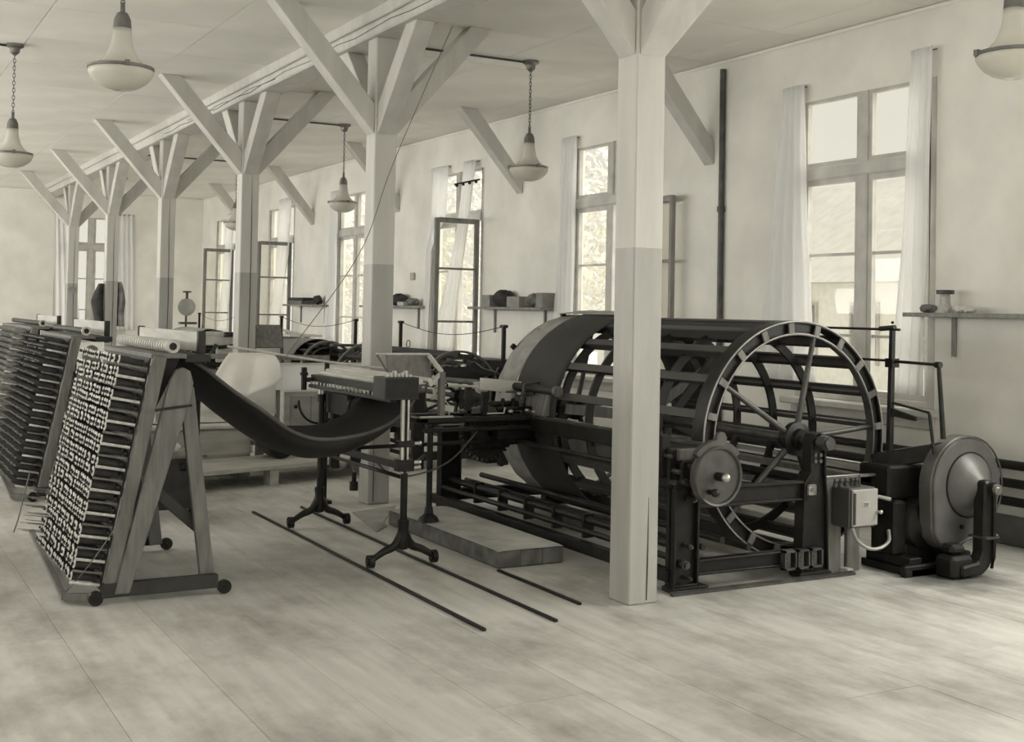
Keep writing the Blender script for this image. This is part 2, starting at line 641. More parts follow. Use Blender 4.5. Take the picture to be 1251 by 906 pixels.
for i, y in enumerate(WIN_Y):
    make_window(i + 1, (XR, y, 0), 0, -1 if i in (3, 4, 6, 7) else None)
make_window(9, (4.62, YF, 0), pi / 2)
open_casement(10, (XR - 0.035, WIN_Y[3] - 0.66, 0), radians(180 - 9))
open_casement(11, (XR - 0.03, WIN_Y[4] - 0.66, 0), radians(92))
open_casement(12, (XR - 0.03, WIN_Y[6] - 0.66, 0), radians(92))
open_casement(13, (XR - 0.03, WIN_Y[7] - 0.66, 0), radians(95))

# ------------------------------------------------------------------ timber frame: beam, posts with four braces, wall braces
XP, Y0P, SP, HW = 3.6915, 5.2406, 3.4909, 0.091
bm = MB().box(XP - 0.13, XP + 0.13, YB, YF, 3.6, ZC)
bmo = struct(add('ceiling_beam', bm, paint_hi, bevel=0.012))
mo = MB().box(XP - 0.17, XP - 0.13, YB, YF, 3.70, ZC).box(XP + 0.13, XP + 0.17, YB, YF, 3.70, ZC)
add('beam_moulding', mo, paint_hi, bmo, bevel=0.01)
add('beam_crack', MB().tube([(XP - 0.131, 6.9 + 0.35 * k, 3.655 + 0.012 * sin(k * 1.9)) for k in range(22)], 0.003, 5), crack_m, bmo)
add('beam_crack', MB().tube([(XP - 0.131, 11.0 + 0.4 * k, 3.64 + 0.013 * sin(k * 2.3)) for k in range(12)], 0.004, 5), crack_m, bmo)

post_words = ['first white timber post, standing before the big warping drum',
              'second white timber post from the drum, beside the comb stand',
              'third white timber post from the drum, cracked along its length',
              'fourth white timber post from the drum, in front of the far wall',
              'fifth white timber post from the drum, hung with coats',
              'sixth white timber post from the drum, the one next the far wall']
Z_J = 2.845


def brace(mb, dx, dy, cx, cy):
    """diagonal from the post face up to the ceiling or the beam"""
    reach = 0.93 if dx else 0.78
    top = ZC if dx else 3.6
    hw, th = 0.075, 0.09
    a0, a1 = HW, reach
    poly = [(a0, Z_J), (a0, Z_J + 0.235), (a1 - 0.2, top), (a1, top)]
    if dx:
        mb.prism([(cx + dx * a, z) for a, z in poly], 'y', cy - hw, cy + hw)
    else:
        mb.prism([(cy + dy * a, z) for a, z in poly], 'x', cx - hw, cx + hw)


for k in range(6):
    cy = Y0P + k * SP
    t = thing('timber_post', post_words[k], 'post', (XP, cy, 0), 'row of white timber posts')
    add('shaft', MB().box(XP - HW, XP + HW, cy - HW, cy + HW, 0, 1.842, 1).box(XP - HW, XP + HW, cy - HW, cy + HW, 1.842, 3.6, 0), [paint_hi, paint_lo], t, bevel=0.007)
    for dx, dy in ((-1, 0), (1, 0), (0, -1), (0, 1)):
        m = MB()
        brace(m, dx, dy, XP, cy)
        add('brace', m, paint_hi, t, bevel=0.006)
    cr = MB()
    zz = [0.02, 0.2, 0.38, 0.55] if k in (0, 1) else [0.1, 0.8, 1.6, 2.4, 2.9]
    xo = XP + (0.02 if k != 1 else -0.05)
    cr.tube([(xo + 0.006 * sin(3 * z + k), cy - HW - 0.0005, z) for z in zz], [0.004, 0.0045, 0.003, 0.001] if len(zz) == 4 else [0.002, 0.004, 0.005, 0.004, 0.001], 5)
    add('crack', cr, crack_m, t)

wb_words = ['diagonal white brace on the window wall, beside the tall dark pipe', 'diagonal white brace on the window wall, behind the long pendant lamp',
            'diagonal white brace on the window wall, half hidden by the second post', 'diagonal white brace on the window wall, beyond the lamp with the third post',
            'diagonal white brace on the window wall, next to the window by the far wall']
for k in range(1, 6):
    cy = Y0P + k * SP + 0.0
    m = MB().prism([(XR - 0.001, 2.86), (XR - 0.001, 3.06), (6.31, ZC), (6.09, ZC)], 'y', cy - 0.07, cy + 0.07)
    o = add('wall_brace', m, paint_hi, bevel=0.006, loc=(XR, cy, 2.86))
    tag(o, wb_words[k - 1], 'brace', 'wall braces under the ceiling')

# pipes
o = add('wall_pipe', MB().cyl((6.89, 8.52, 0.0), (6.89, 8.52, 3.70), 0.026, n=14).cyl((6.89, 8.52, 2.42), (6.89, 8.52, 2.47), 0.036).cyl((6.89, 8.52, 1.0), (6.89, 8.52, 1.05), 0.036), iron_grey, loc=(6.89, 8.52, 0))
tag(o, 'tall dark vertical pipe on the wall between the first two windows', 'pipe')
hp = ['uppermost of three dark heating pipes along the wall', 'middle one of three dark heating pipes along the wall', 'lowest of three dark heating pipes along the wall']
for k, z in enumerate((0.545, 0.425, 0.305)):
    m = MB().cyl((6.84, 3.0, z), (6.84, 9.2, z), 0.031, n=14)
    for y in (4.2, 5.9, 7.6, 9.1):
        m.box(6.86, 6.921, y - 0.015, y + 0.015, z - 0.02, z + 0.02)
    o = add('heating_pipe', m, iron, loc=(6.84, 6.0, z))
    tag(o, hp[k], 'pipe', 'heating pipes under the window')

for Yc, xx, words in ((9.56, (3.82, 5.5), 'thin ceiling conduit running to the pendant lamp beside the first post'), (14.19, (3.82, 5.5), 'thin ceiling conduit running to the pendant lamp beside the second post'),
                      (18.82, (3.82, 5.5), 'thin ceiling conduit running to the far small pendant lamp'), (11.55, (-2.0, 1.34), 'thin ceiling conduit over the creels running to a pendant lamp')):
    o = add('conduit', MB().cyl((xx[0], Yc, 3.772), (xx[1], Yc, 3.772), 0.011, n=8), iron_grey, loc=(xx[0], Yc, 3.77))
    tag(o, words, 'conduit')


# ------------------------------------------------------------------ pendant lamps
def make_lamp(loc, label):
    x, y, _ = loc
    t = thing('pendant_lamp', label, 'lamp', (x, y, ZC), 'opal glass pendant lamps')
    z = ZC
    add('ceiling_rose', MB().lathe((x, y, 0), [(0.001, z), (0.075, z), (0.075, z - 0.022), (0.045, z - 0.04), (0.04, z - 0.075), (0.012, z - 0.1), (0.001, z - 0.1)]), brass_m, t)
    ch = MB()
    zz = z - 0.095
    i = 0
    while zz > 3.16:
        a = (0.011, 0) if i % 2 else (0, 0.011)
        ch.tube([(x + a[0] * cos(q), y + a[1] * cos(q), zz - 0.02 + 0.022 * sin(q)) for q in [2 * pi * j / 8 for j in range(9)]], 0.0035, 5)
        zz -= 0.033
        i += 1
    add('chain', ch, brass_m, t, stuff=True)
    add('cap', MB().lathe((x, y, 0), [(0.001, 3.185), (0.012, 3.18), (0.014, 3.13), (0.03, 3.12), (0.046, 3.085), (0.05, 3.045), (0.05, 3.02), (0.001, 3.02)]), brass_m, t)
    add('bell_shade', MB().lathe((x, y, 0), [(0.048, 3.035), (0.05, 3.0), (0.056, 2.96), (0.068, 2.915), (0.088, 2.875), (0.118, 2.843), (0.155, 2.822), (0.172, 2.815)]), opal_m, t, solid=0.004)
    add('rim_band', MB().lathe((x, y, 0), [(0.174, 2.822), (0.18, 2.82), (0.18, 2.806), (0.172, 2.804)]), brass_m, t)
    add('glass_bowl', MB().lathe((x, y, 0), [(0.174, 2.803), (0.176, 2.79), (0.165, 2.765), (0.14, 2.735), (0.1, 2.708), (0.055, 2.693), (0.001, 2.689)]), opal_lo, t, solid=0.004)
    for a in (0.5, 2.6, 4.7):
        add('clip', MB().box(x + 0.178 * cos(a) - 0.012, x + 0.178 * cos(a) + 0.012, y + 0.178 * sin(a) - 0.012, y + 0.178 * sin(a) + 0.012, 2.8, 2.83), brass_m, t)
    return t


lp = make_lamp((5.5, 9.56, 0), 'opal glass pendant lamp hanging just beside the first white post')
dup(lp, (5.5, 14.19, ZC), label='opal glass pendant lamp hanging just beside the second white post')
dup(lp, (5.5, 18.82, ZC), label='smallest pendant lamp, far off beside the third white post')
dup(lp, (5.03, 3.98, ZC), label='pale pendant lamp cut by the picture edge, beside the big window')
dup(lp, (1.36, 6.95, ZC), label='large pendant lamp hanging above the bobbin creels, chain out of view')
dup(lp, (1.34, 11.55, ZC), label='pendant lamp with its whole chain visible, above the far creels')

# ------------------------------------------------------------------ curtains
def curtain(label, Yc, edge, rows, x=-0.05, folds=5, amp=0.022):
    """rows: (z, y_a, y_b, bulge); y relative to the window centre"""
    nu, nv = 44, 22
    grid = []
    for i in range(nv + 1):
        z = lerp(rows[0][0], rows[-1][0], i / nv)
        for a, b in zip(rows, rows[1:]):
            if a[0] >= z >= b[0] - 1e-6:
                t = (a[0] - z) / (a[0] - b[0])
                ya, yb, bl = lerp(a[1], b[1], t), lerp(a[2], b[2], t), lerp(a[3], b[3], t)
                break
        r = []
        for j in range(nu + 1):
            u = j / nu
            ph = folds * 2 * pi * u
            r.append((XR + x - bl + amp * sin(ph + 0.5 * sin(3 * z)) * (0.5 + 0.5 * i / nv) + 0.006 * sin(7 * u + 4 * z), Yc + lerp(ya, yb, u), z))
        grid.append(r)
    t = thing('curtain', label, 'curtain', (XR + x, Yc + (rows[0][1] + rows[0][2]) / 2, rows[-1][0]), 'thin white window curtains')
    add('cloth', MB().grid(grid), curtain_m, t, solid=0.002)
    y0, y1 = sorted((rows[0][1], rows[0][2]))
    add('curtain_wire', MB().cyl((XR - 0.012, Yc + y0 + 0.01, rows[0][0] - 0.015), (XR - 0.012, Yc + y1 - 0.01, rows[0][0] - 0.015), 0.004, n=6), iron_grey, t)
    return t


W1, W2, W3, W4, W5, W6 = WIN_Y[2:8]
curtain('white curtain on the drum side of the big window, flaring at its foot', W1, -1, [(3.40, 0.86, 0.60, 0), (2.2, 0.95, 0.52, 0.02), (0.95, 1.06, 0.36, 0.05)], folds=4)
curtain('white curtain on the shelf side of the big window, hanging nearly straight', W1, 1, [(3.47, -0.54, -0.74, 0.02), (2.2, -0.49, -0.72, 0.03), (0.95, -0.4, -0.7, 0.03)], folds=3)
curtain('white curtain at the second window, above the paper covered end of the drum', W2, -1, [(3.39, 0.88, 0.58, 0), (2.2, 0.9, 0.56, 0.02), (0.95, 0.96, 0.54, 0.03)], folds=4)
curtain('flat white curtain over half of the third window, beside the open leaf', W3, -1, [(3.37, 0.7, 0.18, 0), (2.7, 0.72, 0.22, 0.0), (2.3, 0.82, 0.66, 0.0), (0.95, 0.86, 0.66, 0.02)], folds=3, amp=0.012)
curtain('billowing white curtain blown over the open third window', W3, 1, [(3.36, -0.3, -0.62, 0.02), (2.6, -0.36, -0.66, 0.12), (1.6, -0.12, -0.55, 0.2), (0.95, 0.1, -0.5, 0.22)], folds=4)
curtain('white curtain at the fourth window, behind the second post', W4, -1, [(3.35, 0.95, 0.62, 0), (0.95, 1.0, 0.5, 0.03)], folds=4)
curtain('white curtain drawn aside at the fifth window, beyond the third post', W5, 1, [(3.4, -0.05, -0.72, 0.02), (2.4, -0.1, -0.72, 0.05), (1.4, -0.02, -0.5, 0.1), (0.95, 0.1, -0.5, 0.1)], folds=4)
curtain('white curtain at the last side window before the far wall', W6, 1, [(3.35, -0.3, -0.75, 0.02), (0.95, 0.0, -0.7, 0.06)], folds=4)


def far_curtain(label, xa, xb, xa2, xb2):
    grid = []
    for i in range(20):
        t = i / 19
        z = lerp(3.36, 0.95, t)
        grid.append([(lerp(lerp(xa, xb, u / 30), lerp(xa2, xb2, u / 30), t), YF - 0.06 + 0.02 * sin(u / 30 * 8 * pi), z) for u in range(31)])
    o = thing('curtain', label, 'curtain', ((xa + xb) / 2, YF - 0.06, 0.95), 'thin white window curtains')
    add('cloth', MB().grid(grid), curtain_m, o, solid=0.002)
    add('curtain_wire', MB().cyl((xa - 0.03, YF - 0.06, 3.35), (xb + 0.03, YF - 0.06, 3.35), 0.006, n=6), iron_grey, o)


far_curtain('white curtain on the far wall window, beside the sixth post', 3.86, 4.2, 3.92, 4.42)
far_curtain('white curtain on the far wall window, beside the hanging coats', 5.05, 5.42, 5.1, 5.5)


# ------------------------------------------------------------------ bobbin creels
def creel(ox, oy, length, label, light):
    t = thing('bobbin_creel', label, 'creel', (ox + 1.45, oy + length / 2, 0), 'bobbin creels')
    Y0, Y1 = oy, oy + length

    def P(s, d, y):
        return Vector((ox + 1.185 + 0.187 * s - 0.982 * d, y, 0.05 + 0.982 * s + 0.187 * d))
    for y in (Y0, Y1):
        sg = -1 if y == Y0 else 1
        add('upright', MB().bar(P(0.0, -0.052, y - 0.02 * sg), P(1.215, -0.052, y - 0.02 * sg), 0.065, 0.045, (0, 1, 0)), wood_mid, t, bevel=0.004)
        add('front_leg', MB().prism([(ox + 1.262, 0.05), (ox + 1.335, 0.05), (ox + 1.615, 1.02), (ox + 1.628, 1.1), (ox + 1.61, 1.16), (ox + 1.575, 1.178), (ox + 1.54, 1.165), (ox + 1.51, 1.11)], 'y', y - 0.022, y + 0.022), wood_mid, t, bevel=0.004)
        add('rear_leg', MB().bar((ox + 1.745, y - 0.045 * sg, 0.045), (ox + 1.607, y - 0.045 * sg, 1.07), 0.035, 0.075, (1, 0, 0)), wood_mid, t, bevel=0.004)
        add('bottom_rail', MB().box(ox + 1.2, ox + 1.785, y - 0.018, y + 0.03, 0.035, 0.105), wood_dark, t, bevel=0.004)
        add('diagonal_brace', MB().bar((ox + 1.45, y - 0.09 * sg, 0.56), (ox + 1.73, y - 0.09 * sg, 0.31), 0.05, 0.06), wood_dark, t, bevel=0.004)
        for dx, yy in ((1.175, y), (1.82, y)):
            wh = add('caster', MB().cyl((ox + dx, yy - 0.014, 0.036), (ox + dx, yy + 0.014, 0.036), 0.036, n=18).cyl((ox + dx, yy - 0.024, 0.036), (ox + dx, yy + 0.024, 0.036), 0.01, n=10), iron, t)
        add('strap_iron', MB().bar((ox + 1.43, y + 0.05 * sg, 0.965), (ox + 1.62, y + 0.03 * sg, 0.985), 0.006, 0.014), iron, t)
    # back of the rack: crossbars that carry the pegs, with an added dark plate for the close threads
    add('backing_board', MB().bar(P(0.02, -0.015, (Y0 + Y1) / 2), P(1.2, -0.015, (Y0 + Y1) / 2), length - 0.1, 0.008, (1, 0, -0.187)), wood_dark, t)
    for r in range(20):
        s = 0.07 + 0.0575 * r
        p = P(s, 0.005, Y0 + 0.05)
        add('crossbar', MB().bar(p, P(s, 0.005, Y1 - 0.05), 0.016, 0.012), wood_dark, t)
        pale = r % 2 == 0
        add('peg_rod', MB().cyl(P(s - 0.022, 0.0, Y0 + 0.012), P(s - 0.022, 0.145, Y0 + 0.012), 0.0075 if pale else 0.006, n=8), bob_head if pale else wood_mid, t)
    # head of the rack
    add('top_rail', MB().box(ox + 1.42, ox + 1.6, Y0 + 0.02, Y1, 1.222, 1.246), wood_mid, t, bevel=0.004)
    add('head_board', MB().box(ox + 1.6, ox + 1.735, Y0 + 0.05, Y1, 1.2, 1.24), wood_dark, t, bevel=0.004)
    YR = Y0 + max(length, 1.4)
    ro = add('guide_roller', MB().cyl((ox + 1.545, Y0 + 0.1, 1.282), (ox + 1.545, YR, 1.282), 0.024, n=18), wood_dark, t)
    if light:
        for k in range(22):
            y = Y0 + 0.15 + k * (YR - Y0 - 0.2) / 21
            add('thread_ring', MB().lathe((ox + 1.545, y, 1.282), [(0.024, -0.018), (0.034, -0.016), (0.034, 0.016), (0.024, 0.018)], 'y', 14), wood_pale, ro)
    add('roller_end', MB().lathe((ox + 1.545, Y0 + 0.1, 1.282), [(0.02, -0.012), (0.036, -0.012), (0.036, 0.012), (0.02, 0.012)], 'y', 20), wood_pale, ro)
    # the upright guard board behind the roller with its end posts
    add('guard_board', MB().box(ox + 1.70, ox + 1.725, Y0 + 0.2, Y0 + 1.62, 1.25, 1.355), wood_pale, t, bevel=0.004)
    for y, zb in ((Y0 + 0.19, 1.19), (Y0 + 1.64, 0.0)):
        add('board_post', MB().box(ox + 1.695, ox + 1.735, y - 0.03, y + 0.01, zb, 1.362), wood_dark, t, bevel=0.004)
    # floor tray along the front
    add('tray_rail', MB().bar((ox + 1.045, Y0 + 0.1, 0.03), (ox + 1.15, Y0 + 2.05, 0.03), 0.03, 0.02), wood_mid, t)
    add('tray_end', MB().bar((ox + 1.045, Y0 + 0.1, 0.035), (ox + 1.2, Y0, 0.04), 0.035, 0.035), wood_mid, t, bevel=0.004)
    return t, P


def bobbin_mesh(P, kind):
    """axis along the peg; built at the origin of the rack face"""
    o = P(0, 0, 0)
    ax = (P(0, 1, 0) - o).normalized()
    m = MB()
    c = Vector((0, 0, 0))
    if kind == 'spool':
        m.cyl(c + ax * 0.012, c + ax * 0.02, 0.019, n=12, mi=0)
        m.cyl(c + ax * 0.02, c + ax * 0.132, 0.0165, n=12, mi=0, caps=False)
        m.cyl(c + ax * 0.131, c + ax * 0.1345, 0.023, 0.0215, n=16, mi=1)
        m.cyl(c + ax * 0.137, c + ax * 0.146, 0.009, 0.007, n=8, mi=0)
    else:
        m.cyl(c + ax * 0.012, c + ax * 0.03, 0.013, 0.021, n=12, mi=0)
        m.cyl(c + ax * 0.03, c + ax * 0.13, 0.021, 0.019, n=12, mi=0, caps=False)
        m.cyl(c + ax * 0.13, c + ax * 0.165, 0.019, 0.007, n=12, mi=0)
        m.cyl(c + ax * 0.165, c + ax * 0.178, 0.006, n=8, mi=1)
    return m


ORD = 'first second third fourth fifth sixth seventh eighth ninth tenth eleventh twelfth thirteenth fourteenth fifteenth sixteenth seventeenth eighteenth nineteenth twentieth'.split()


def fill(P, y0, length, kind, ncol, solo, mats, label, group, stuff_name, stuff_label, rows=20, pitch=0.0575, s0=0.07, gaps=()):
    proto = bobbin_mesh(P, kind)
    me = proto.mesh('thread_bobbin', mats)
    mass = MB()
    dy = (length - 0.12) / ncol
    for c in range(ncol):
        for r in range(rows):
            if (c, r) in gaps or (kind == 'spool' and random.random() < 0.012):
                continue
            p = P(s0 + pitch * r + (0.0022 if r % 2 else -0.0022) * (kind == 'spool') + random.uniform(-0.003, 0.003), random.uniform(-0.005, 0.005), y0 + 0.06 + dy * (c + 0.35) + random.uniform(-0.004, 0.004))
            if c < solo:
                o = bpy.data.objects.new('thread_bobbin', me)
                COL.objects.link(o)
                o.location = p
                tag(o, label % (ORD[rows - 1 - r], ORD[c]) if label.count('%s') == 2 else label % ORD[rows - 1 - r], 'bobbin', group)
            else:
                mass.add([(v[0] + p.x, v[1] + p.y, v[2] + p.z) for v in proto.v], proto.f, 0)
                k = len(proto.f)
                mass.m[-k:] = proto.m
                mass.s[-k:] = proto.s
    if mass.v:
        o = add(stuff_name, mass, mats, loc=P(0, 0, y0 + length / 2))
        tag(o, stuff_label, 'bobbins', kind='stuff')


c1, P1 = creel(0.0, 6.27, 1.26, 'A-frame bobbin creel standing in front of the other creels, pale bobbins, casters', True)
fill(P1, 6.27, 1.26, 'spool', 19, 12, [bob_yarn, bob_head], 'pale-headed bobbin on the front creel, %s row down, %s peg from its near upright', 'bobbins on the front creel',
     'bobbin_mass', 'mass of pale-headed bobbins filling the deeper columns of the front creel')
c2, P2 = creel(0.17, 9.72, 1.6, 'second bobbin creel in the row, dark bobbins with pale pegs', False)
fill(P2, 9.72, 1.6, 'pirn', 24, 1, [bob_yarn, bob_grey], 'dark bobbin at the near upright of the second creel, %s row down', 'dark bobbins on the second creel',
     'bobbin_mass', 'mass of dark and grey bobbins filling the second creel')
c3, P3 = creel(0.33, 13.1, 2.4, 'third bobbin creel in the row, at the edge of the picture', False)
fill(P3, 13.1, 2.4, 'pirn', 30, 1, [bob_grey, bob_grey], 'grey bobbin at the near upright of the third creel, %s row down', 'grey bobbins on the third creel',
     'bobbin_mass', 'mass of grey bobbins filling the third creel')
# fallen pegs sticking out low on the far half of the front creel
m = MB()
for k in range(18):
    p = P1(0.12 + 0.045 * (k % 6) + 0.006 * random.random(), 0.02, 7.3 + 0.009 * k)
    m.cyl(p, p + Vector((-0.2 - 0.05 * random.random(), -0.0, 0.035)), 0.004, 0.002, n=6)
add('bare_peg', m, wood_mid, c1, stuff=True)
o = add('tie_cord', MB().tube(spline([(1.035, 8.25, 0.04), (1.06, 8.2, 0.16), (1.13, 8.3, 0.42)], 10), 0.004, 6).tube(spline([(1.06, 6.42, 0.05), (1.14, 6.28, 0.2), (1.28, 6.24, 0.42)], 10), 0.003, 6), wood_mid, c1)

# grey panel and small castor truck seen through the front creel
t = thing('tool_truck', 'low grey panelled truck on castors, seen through the front creel frame', 'truck', (2.06, 8.62, 0))
add('side_panel', MB().box(1.86, 2.3, 8.6, 8.63, 0.06, 0.42), wood_dark, t, bevel=0.004)
add('lid_board', MB().box(1.84, 2.34, 8.56, 9.0, 0.42, 0.445), wood_mid, t, bevel=0.004)
add('side_panel', MB().box(1.86, 2.3, 8.95, 8.98, 0.06, 0.42), wood_dark, t, bevel=0.004)
for x in (1.9, 2.25):
    add('caster', MB().cyl((x, 8.57, 0.035), (x, 8.595, 0.035), 0.035, n=16), iron, t)
    add('caster', MB().cyl((x, 8.985, 0.035), (x, 9.01, 0.035), 0.035, n=16), iron, t)
add('door_knob', MB().ball((2.18, 8.585, 0.36), 0.03), iron, t)
bag = MB()
rows = []
for i in range(9):
    a = pi * i / 8
    rows.append([(2.06 + 0.12 * sin(a) * cos(b) * (1 + 0.12 * sin(5 * b)), 8.66 + 0.06 * sin(a) * sin(b), 0.49 + 0.048 * cos(a) * (1 + 0.2 * sin(3 * b + i))) for b in [2 * pi * k / 18 for k in range(19)]])
bag.grid(rows)
o = add('paper_bundle', bag, cloth_m, loc=(2.06, 8.66, 0.445))
tag(o, 'crumpled white paper bundle lying on the low truck behind the front creel', 'bundle')

# ------------------------------------------------------------------ hanging warp sheet (a hammock of black yarn)
near = spline([(1.62, 6.45, 1.235), (1.75, 6.47, 1.15), (1.92, 6.5, 1.025), (2.088, 6.5, 0.914), (2.217, 6.5, 0.82), (2.313, 6.5, 0.775), (2.42, 6.5, 0.752), (2.58, 6.54, 0.752), (2.76, 6.6, 0.772), (2.93, 6.68, 0.82), (3.08, 6.77, 0.90), (3.17, 6.84, 0.985)], 44)
far = spline([(1.66, 7.5, 1.235), (1.8, 7.45, 1.09), (1.98, 7.3, 0.93), (2.15, 7.2, 0.83), (2.35, 7.12, 0.785), (2.5, 7.1, 0.775), (2.65, 7.1, 0.785), (2.8, 7.12, 0.84), (2.95, 7.2, 0.935), (3.05, 7.3, 0.99)], 44)
low = [max(0, sin(pi * (i / 44) ** 1.15)) ** 0.7 * 0.14 for i in range(45)]
rows = []
for i in range(45):
    r = []
    for j in range(17):
        u = j / 16
        p = near[i].lerp(far[i], u)
        p = p + Vector((0, 0, -low[i] * (sin(pi * u) ** 0.55)))
        r.append(p)
    rows.append(r)
t = thing('warp_sheet', 'hanging black sheet of warp yarn sagging from the front creel to the comb', 'yarn', (2.3, 6.8, 0.65))
add('yarn_sheet', MB().grid(rows), yarn_blk, t, solid=0.008)
add('yarn_edge', MB().prism([(1.475, 1.222), (1.575, 1.222), (1.53, 1.12), (1.46, 0.97), (1.425, 0.97)], 'y', 6.33, 6.345), yarn_blk, t)
add('selvedge', MB().tube([p + Vector((0, -0.006, 0.004)) for p in near], 0.011, 8), mat('grey_selvedge_yarn', 74, 0.8), t)  # near edge made greyer, its highlight streak put into the colour

# ------------------------------------------------------------------ floor rails
for xx, ya, yb, words in ((2.702, 5.03, 8.62, 'thin iron floor rail on the creel side of the three'), (3.095, 5.03, 8.7, 'thin iron floor rail, the middle one of three'), (3.385, 5.27, 6.15, 'short iron floor rail ending beside the first white post')):
    o = add('floor_rail', MB().box(xx - 0.009, xx + 0.009, ya, yb, 0.0, 0.013), iron, loc=(xx, (ya + yb) / 2, 0))
    tag(o, words, 'rail', 'iron rails let into the floor')

# ------------------------------------------------------------------ comb carriage on two cast stands
cc = thing('comb_carriage', 'rolling comb carriage on two cast iron stands, running on the floor rails', 'carriage', (2.93, 7.2, 0))


def stand(y, top):
    f = MB()
    for sx in (-1, 1):
        f.tube(spline([(2.925, y, 0.21), (2.925 + 0.05 * sx, y, 0.13), (2.925 + 0.12 * sx, y, 0.1), (2.925 + 0.185 * sx, y, 0.062)], 10), [0.03 - 0.0012 * k for k in range(11)], 8)
    f.lathe((2.925, y, 0), [(0.001, 0.1), (0.03, 0.11), (0.036, 0.16), (0.03, 0.23), (0.034, 0.25), (0.034, 0.275), (0.024, 0.28)])
    ft = add('stand_foot', f, iron, cc)
    for sx in (-1, 1):
        add('wheel', MB().lathe((2.925 + 0.2 * sx, y, 0.05), [(0.001, -0.022), (0.02, -0.022), (0.022, -0.012), (0.036, -0.012), (0.038, -0.016), (0.038, 0.016), (0.036, 0.012), (0.022, 0.012), (0.02, 0.022), (0.001, 0.022)], 'x', 20), iron, ft)
    add('pole', MB().cyl((2.925, y, 0.25), (2.925, y, top), 0.021, n=14).cyl((2.925, y, 0.66), (2.925, y, 0.7), 0.03).cyl((2.925, y, top - 0.13), (2.925, y, top - 0.08), 0.03), iron, cc)


stand(6.47, 0.99)
stand(7.86, 0.99)
# near stand: bright slide rod with clamps, and the wooden weight box on top
add('slide_rod', MB().cyl((2.895, 6.44, 0.55), (2.895, 6.44, 0.99), 0.0135, n=12).cyl((2.93, 6.44, 0.55), (2.93, 6.44, 0.99), 0.0085, n=12), steel, cc)
for z in (0.61, 0.72, 0.58):
    cl = add('clamp', MB().box(2.86, 2.965, 6.415, 6.475, z - 0.018, z + 0.018), iron, cc, bevel=0.004)
    add('clamp_screw', MB().cyl((2.965, 6.435, z), (2.995, 6.435, z), 0.011, n=10).ball((3.003, 6.435, z), 0.014, 10), steel, cl)
bx = add('wooden_box', MB().box(2.772, 2.985, 6.42, 6.6, 0.975, 1.105), mat('dark_stained_box', 44, 0.6, var=0.25, scale=9), cc, bevel=0.004)
add('box_side', MB().box(2.778, 2.979, 6.413, 6.42, 0.985, 1.097), iron, bx)
m = MB()
for k in range(7):
    m.box(2.80 + 0.024 * k, 2.815 + 0.024 * k, 6.47, 6.5, 1.105, 1.12 + 0.01 * (k % 3))
add('label_tab', m, bob_head, bx, stuff=True)
# comb beam between the stands with its row of pins
add('comb_beam', MB().box(2.9, 2.955, 6.6, 8.02, 0.992, 1.035), iron, cc, bevel=0.004)
add('comb_beam', MB().box(2.885, 2.925, 6.6, 8.02, 0.945, 0.968), wood_dark, cc, bevel=0.003)
for k in range(22):
    y = 6.64 + k * 0.064
    add('comb_pin', MB().cyl((2.893, y, 0.968), (2.893, y, 0.992), 0.008, n=8), bob_head, cc)
for k, (dz, dx) in enumerate(((1.045, 2.965), (1.06, 3.015), (1.07, 3.07), (1.075, 3.13))):
    add('lease_rod', MB().cyl((dx, 6.58, dz), (dx, 8.0, dz), 0.016, n=12), wood_pale, cc)
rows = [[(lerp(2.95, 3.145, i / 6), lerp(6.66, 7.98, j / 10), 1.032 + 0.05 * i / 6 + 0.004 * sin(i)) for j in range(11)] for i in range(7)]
add('thread_sheet', MB().grid(rows, sm=False), yarn_lit, cc, solid=0.004)
add('end_bracket', MB().cyl((2.845, 8.0, 0.93), (2.845, 8.0, 1.085), 0.02, n=12).cyl((2.845, 8.0, 1.03), (2.845, 8.0, 1.05), 0.028).bar((2.845, 8.0, 1.0), (2.93, 7.99, 1.0), 0.03, 0.03), iron, cc)
add('curved_rod', MB().tube([(2.83 - 0.03 * cos(a) + 0.13 * (1 - cos(a)) * 0.9, 7.97, 0.86 - 0.16 * sin(a)) for a in [pi * k / 16 for k in range(17)]], 0.008, 8), iron, cc)
add('cross_rod', MB().cyl((2.95, 6.5, 0.55), (3.35, 7.1, 0.56), 0.012, n=10).cyl((2.95, 6.5, 0.51), (2.95, 7.86, 0.5), 0.012, n=10), iron, cc)
add('carriage_link', MB().bar((2.93, 7.86, 0.36 + 0.2), (2.93, 6.47, 0.58), 0.012, 0.04), iron, cc)
# mechanism hanging below the far half of the comb
g = MB()
g.box(2.97, 3.2, 7.5, 7.9, 0.78, 0.93).cyl((3.02, 7.45, 0.86), (3.02, 7.5, 0.86), 0.06).box(3.0, 3.06, 7.84, 7.9, 0.4, 0.8).box(3.1, 3.16, 7.7, 7.76, 0.45, 0.8)
add('drive_casing', g, iron, cc, bevel=0.008)
add('stand_collar', MB().cyl((2.925, 7.86, 0.86), (2.925, 7.86, 0.94), 0.027), steel, cc)

o = thing('hanging_weight', 'small iron weight hanging on a cord beside the second post', 'weight', (3.19, 7.9, 0.24))
add('weight_body', MB().cyl((3.19, 7.9, 0.235), (3.19, 7.9, 0.295), 0.03, n=16).cyl((3.19, 7.9, 0.295), (3.19, 7.9, 0.36), 0.017, n=12), iron, o)
add('cord', MB().tube([(3.19, 7.9, 0.36), (3.155, 7.9, 0.5), (3.12, 7.9, 0.8)], 0.004, 6), card_m, o)

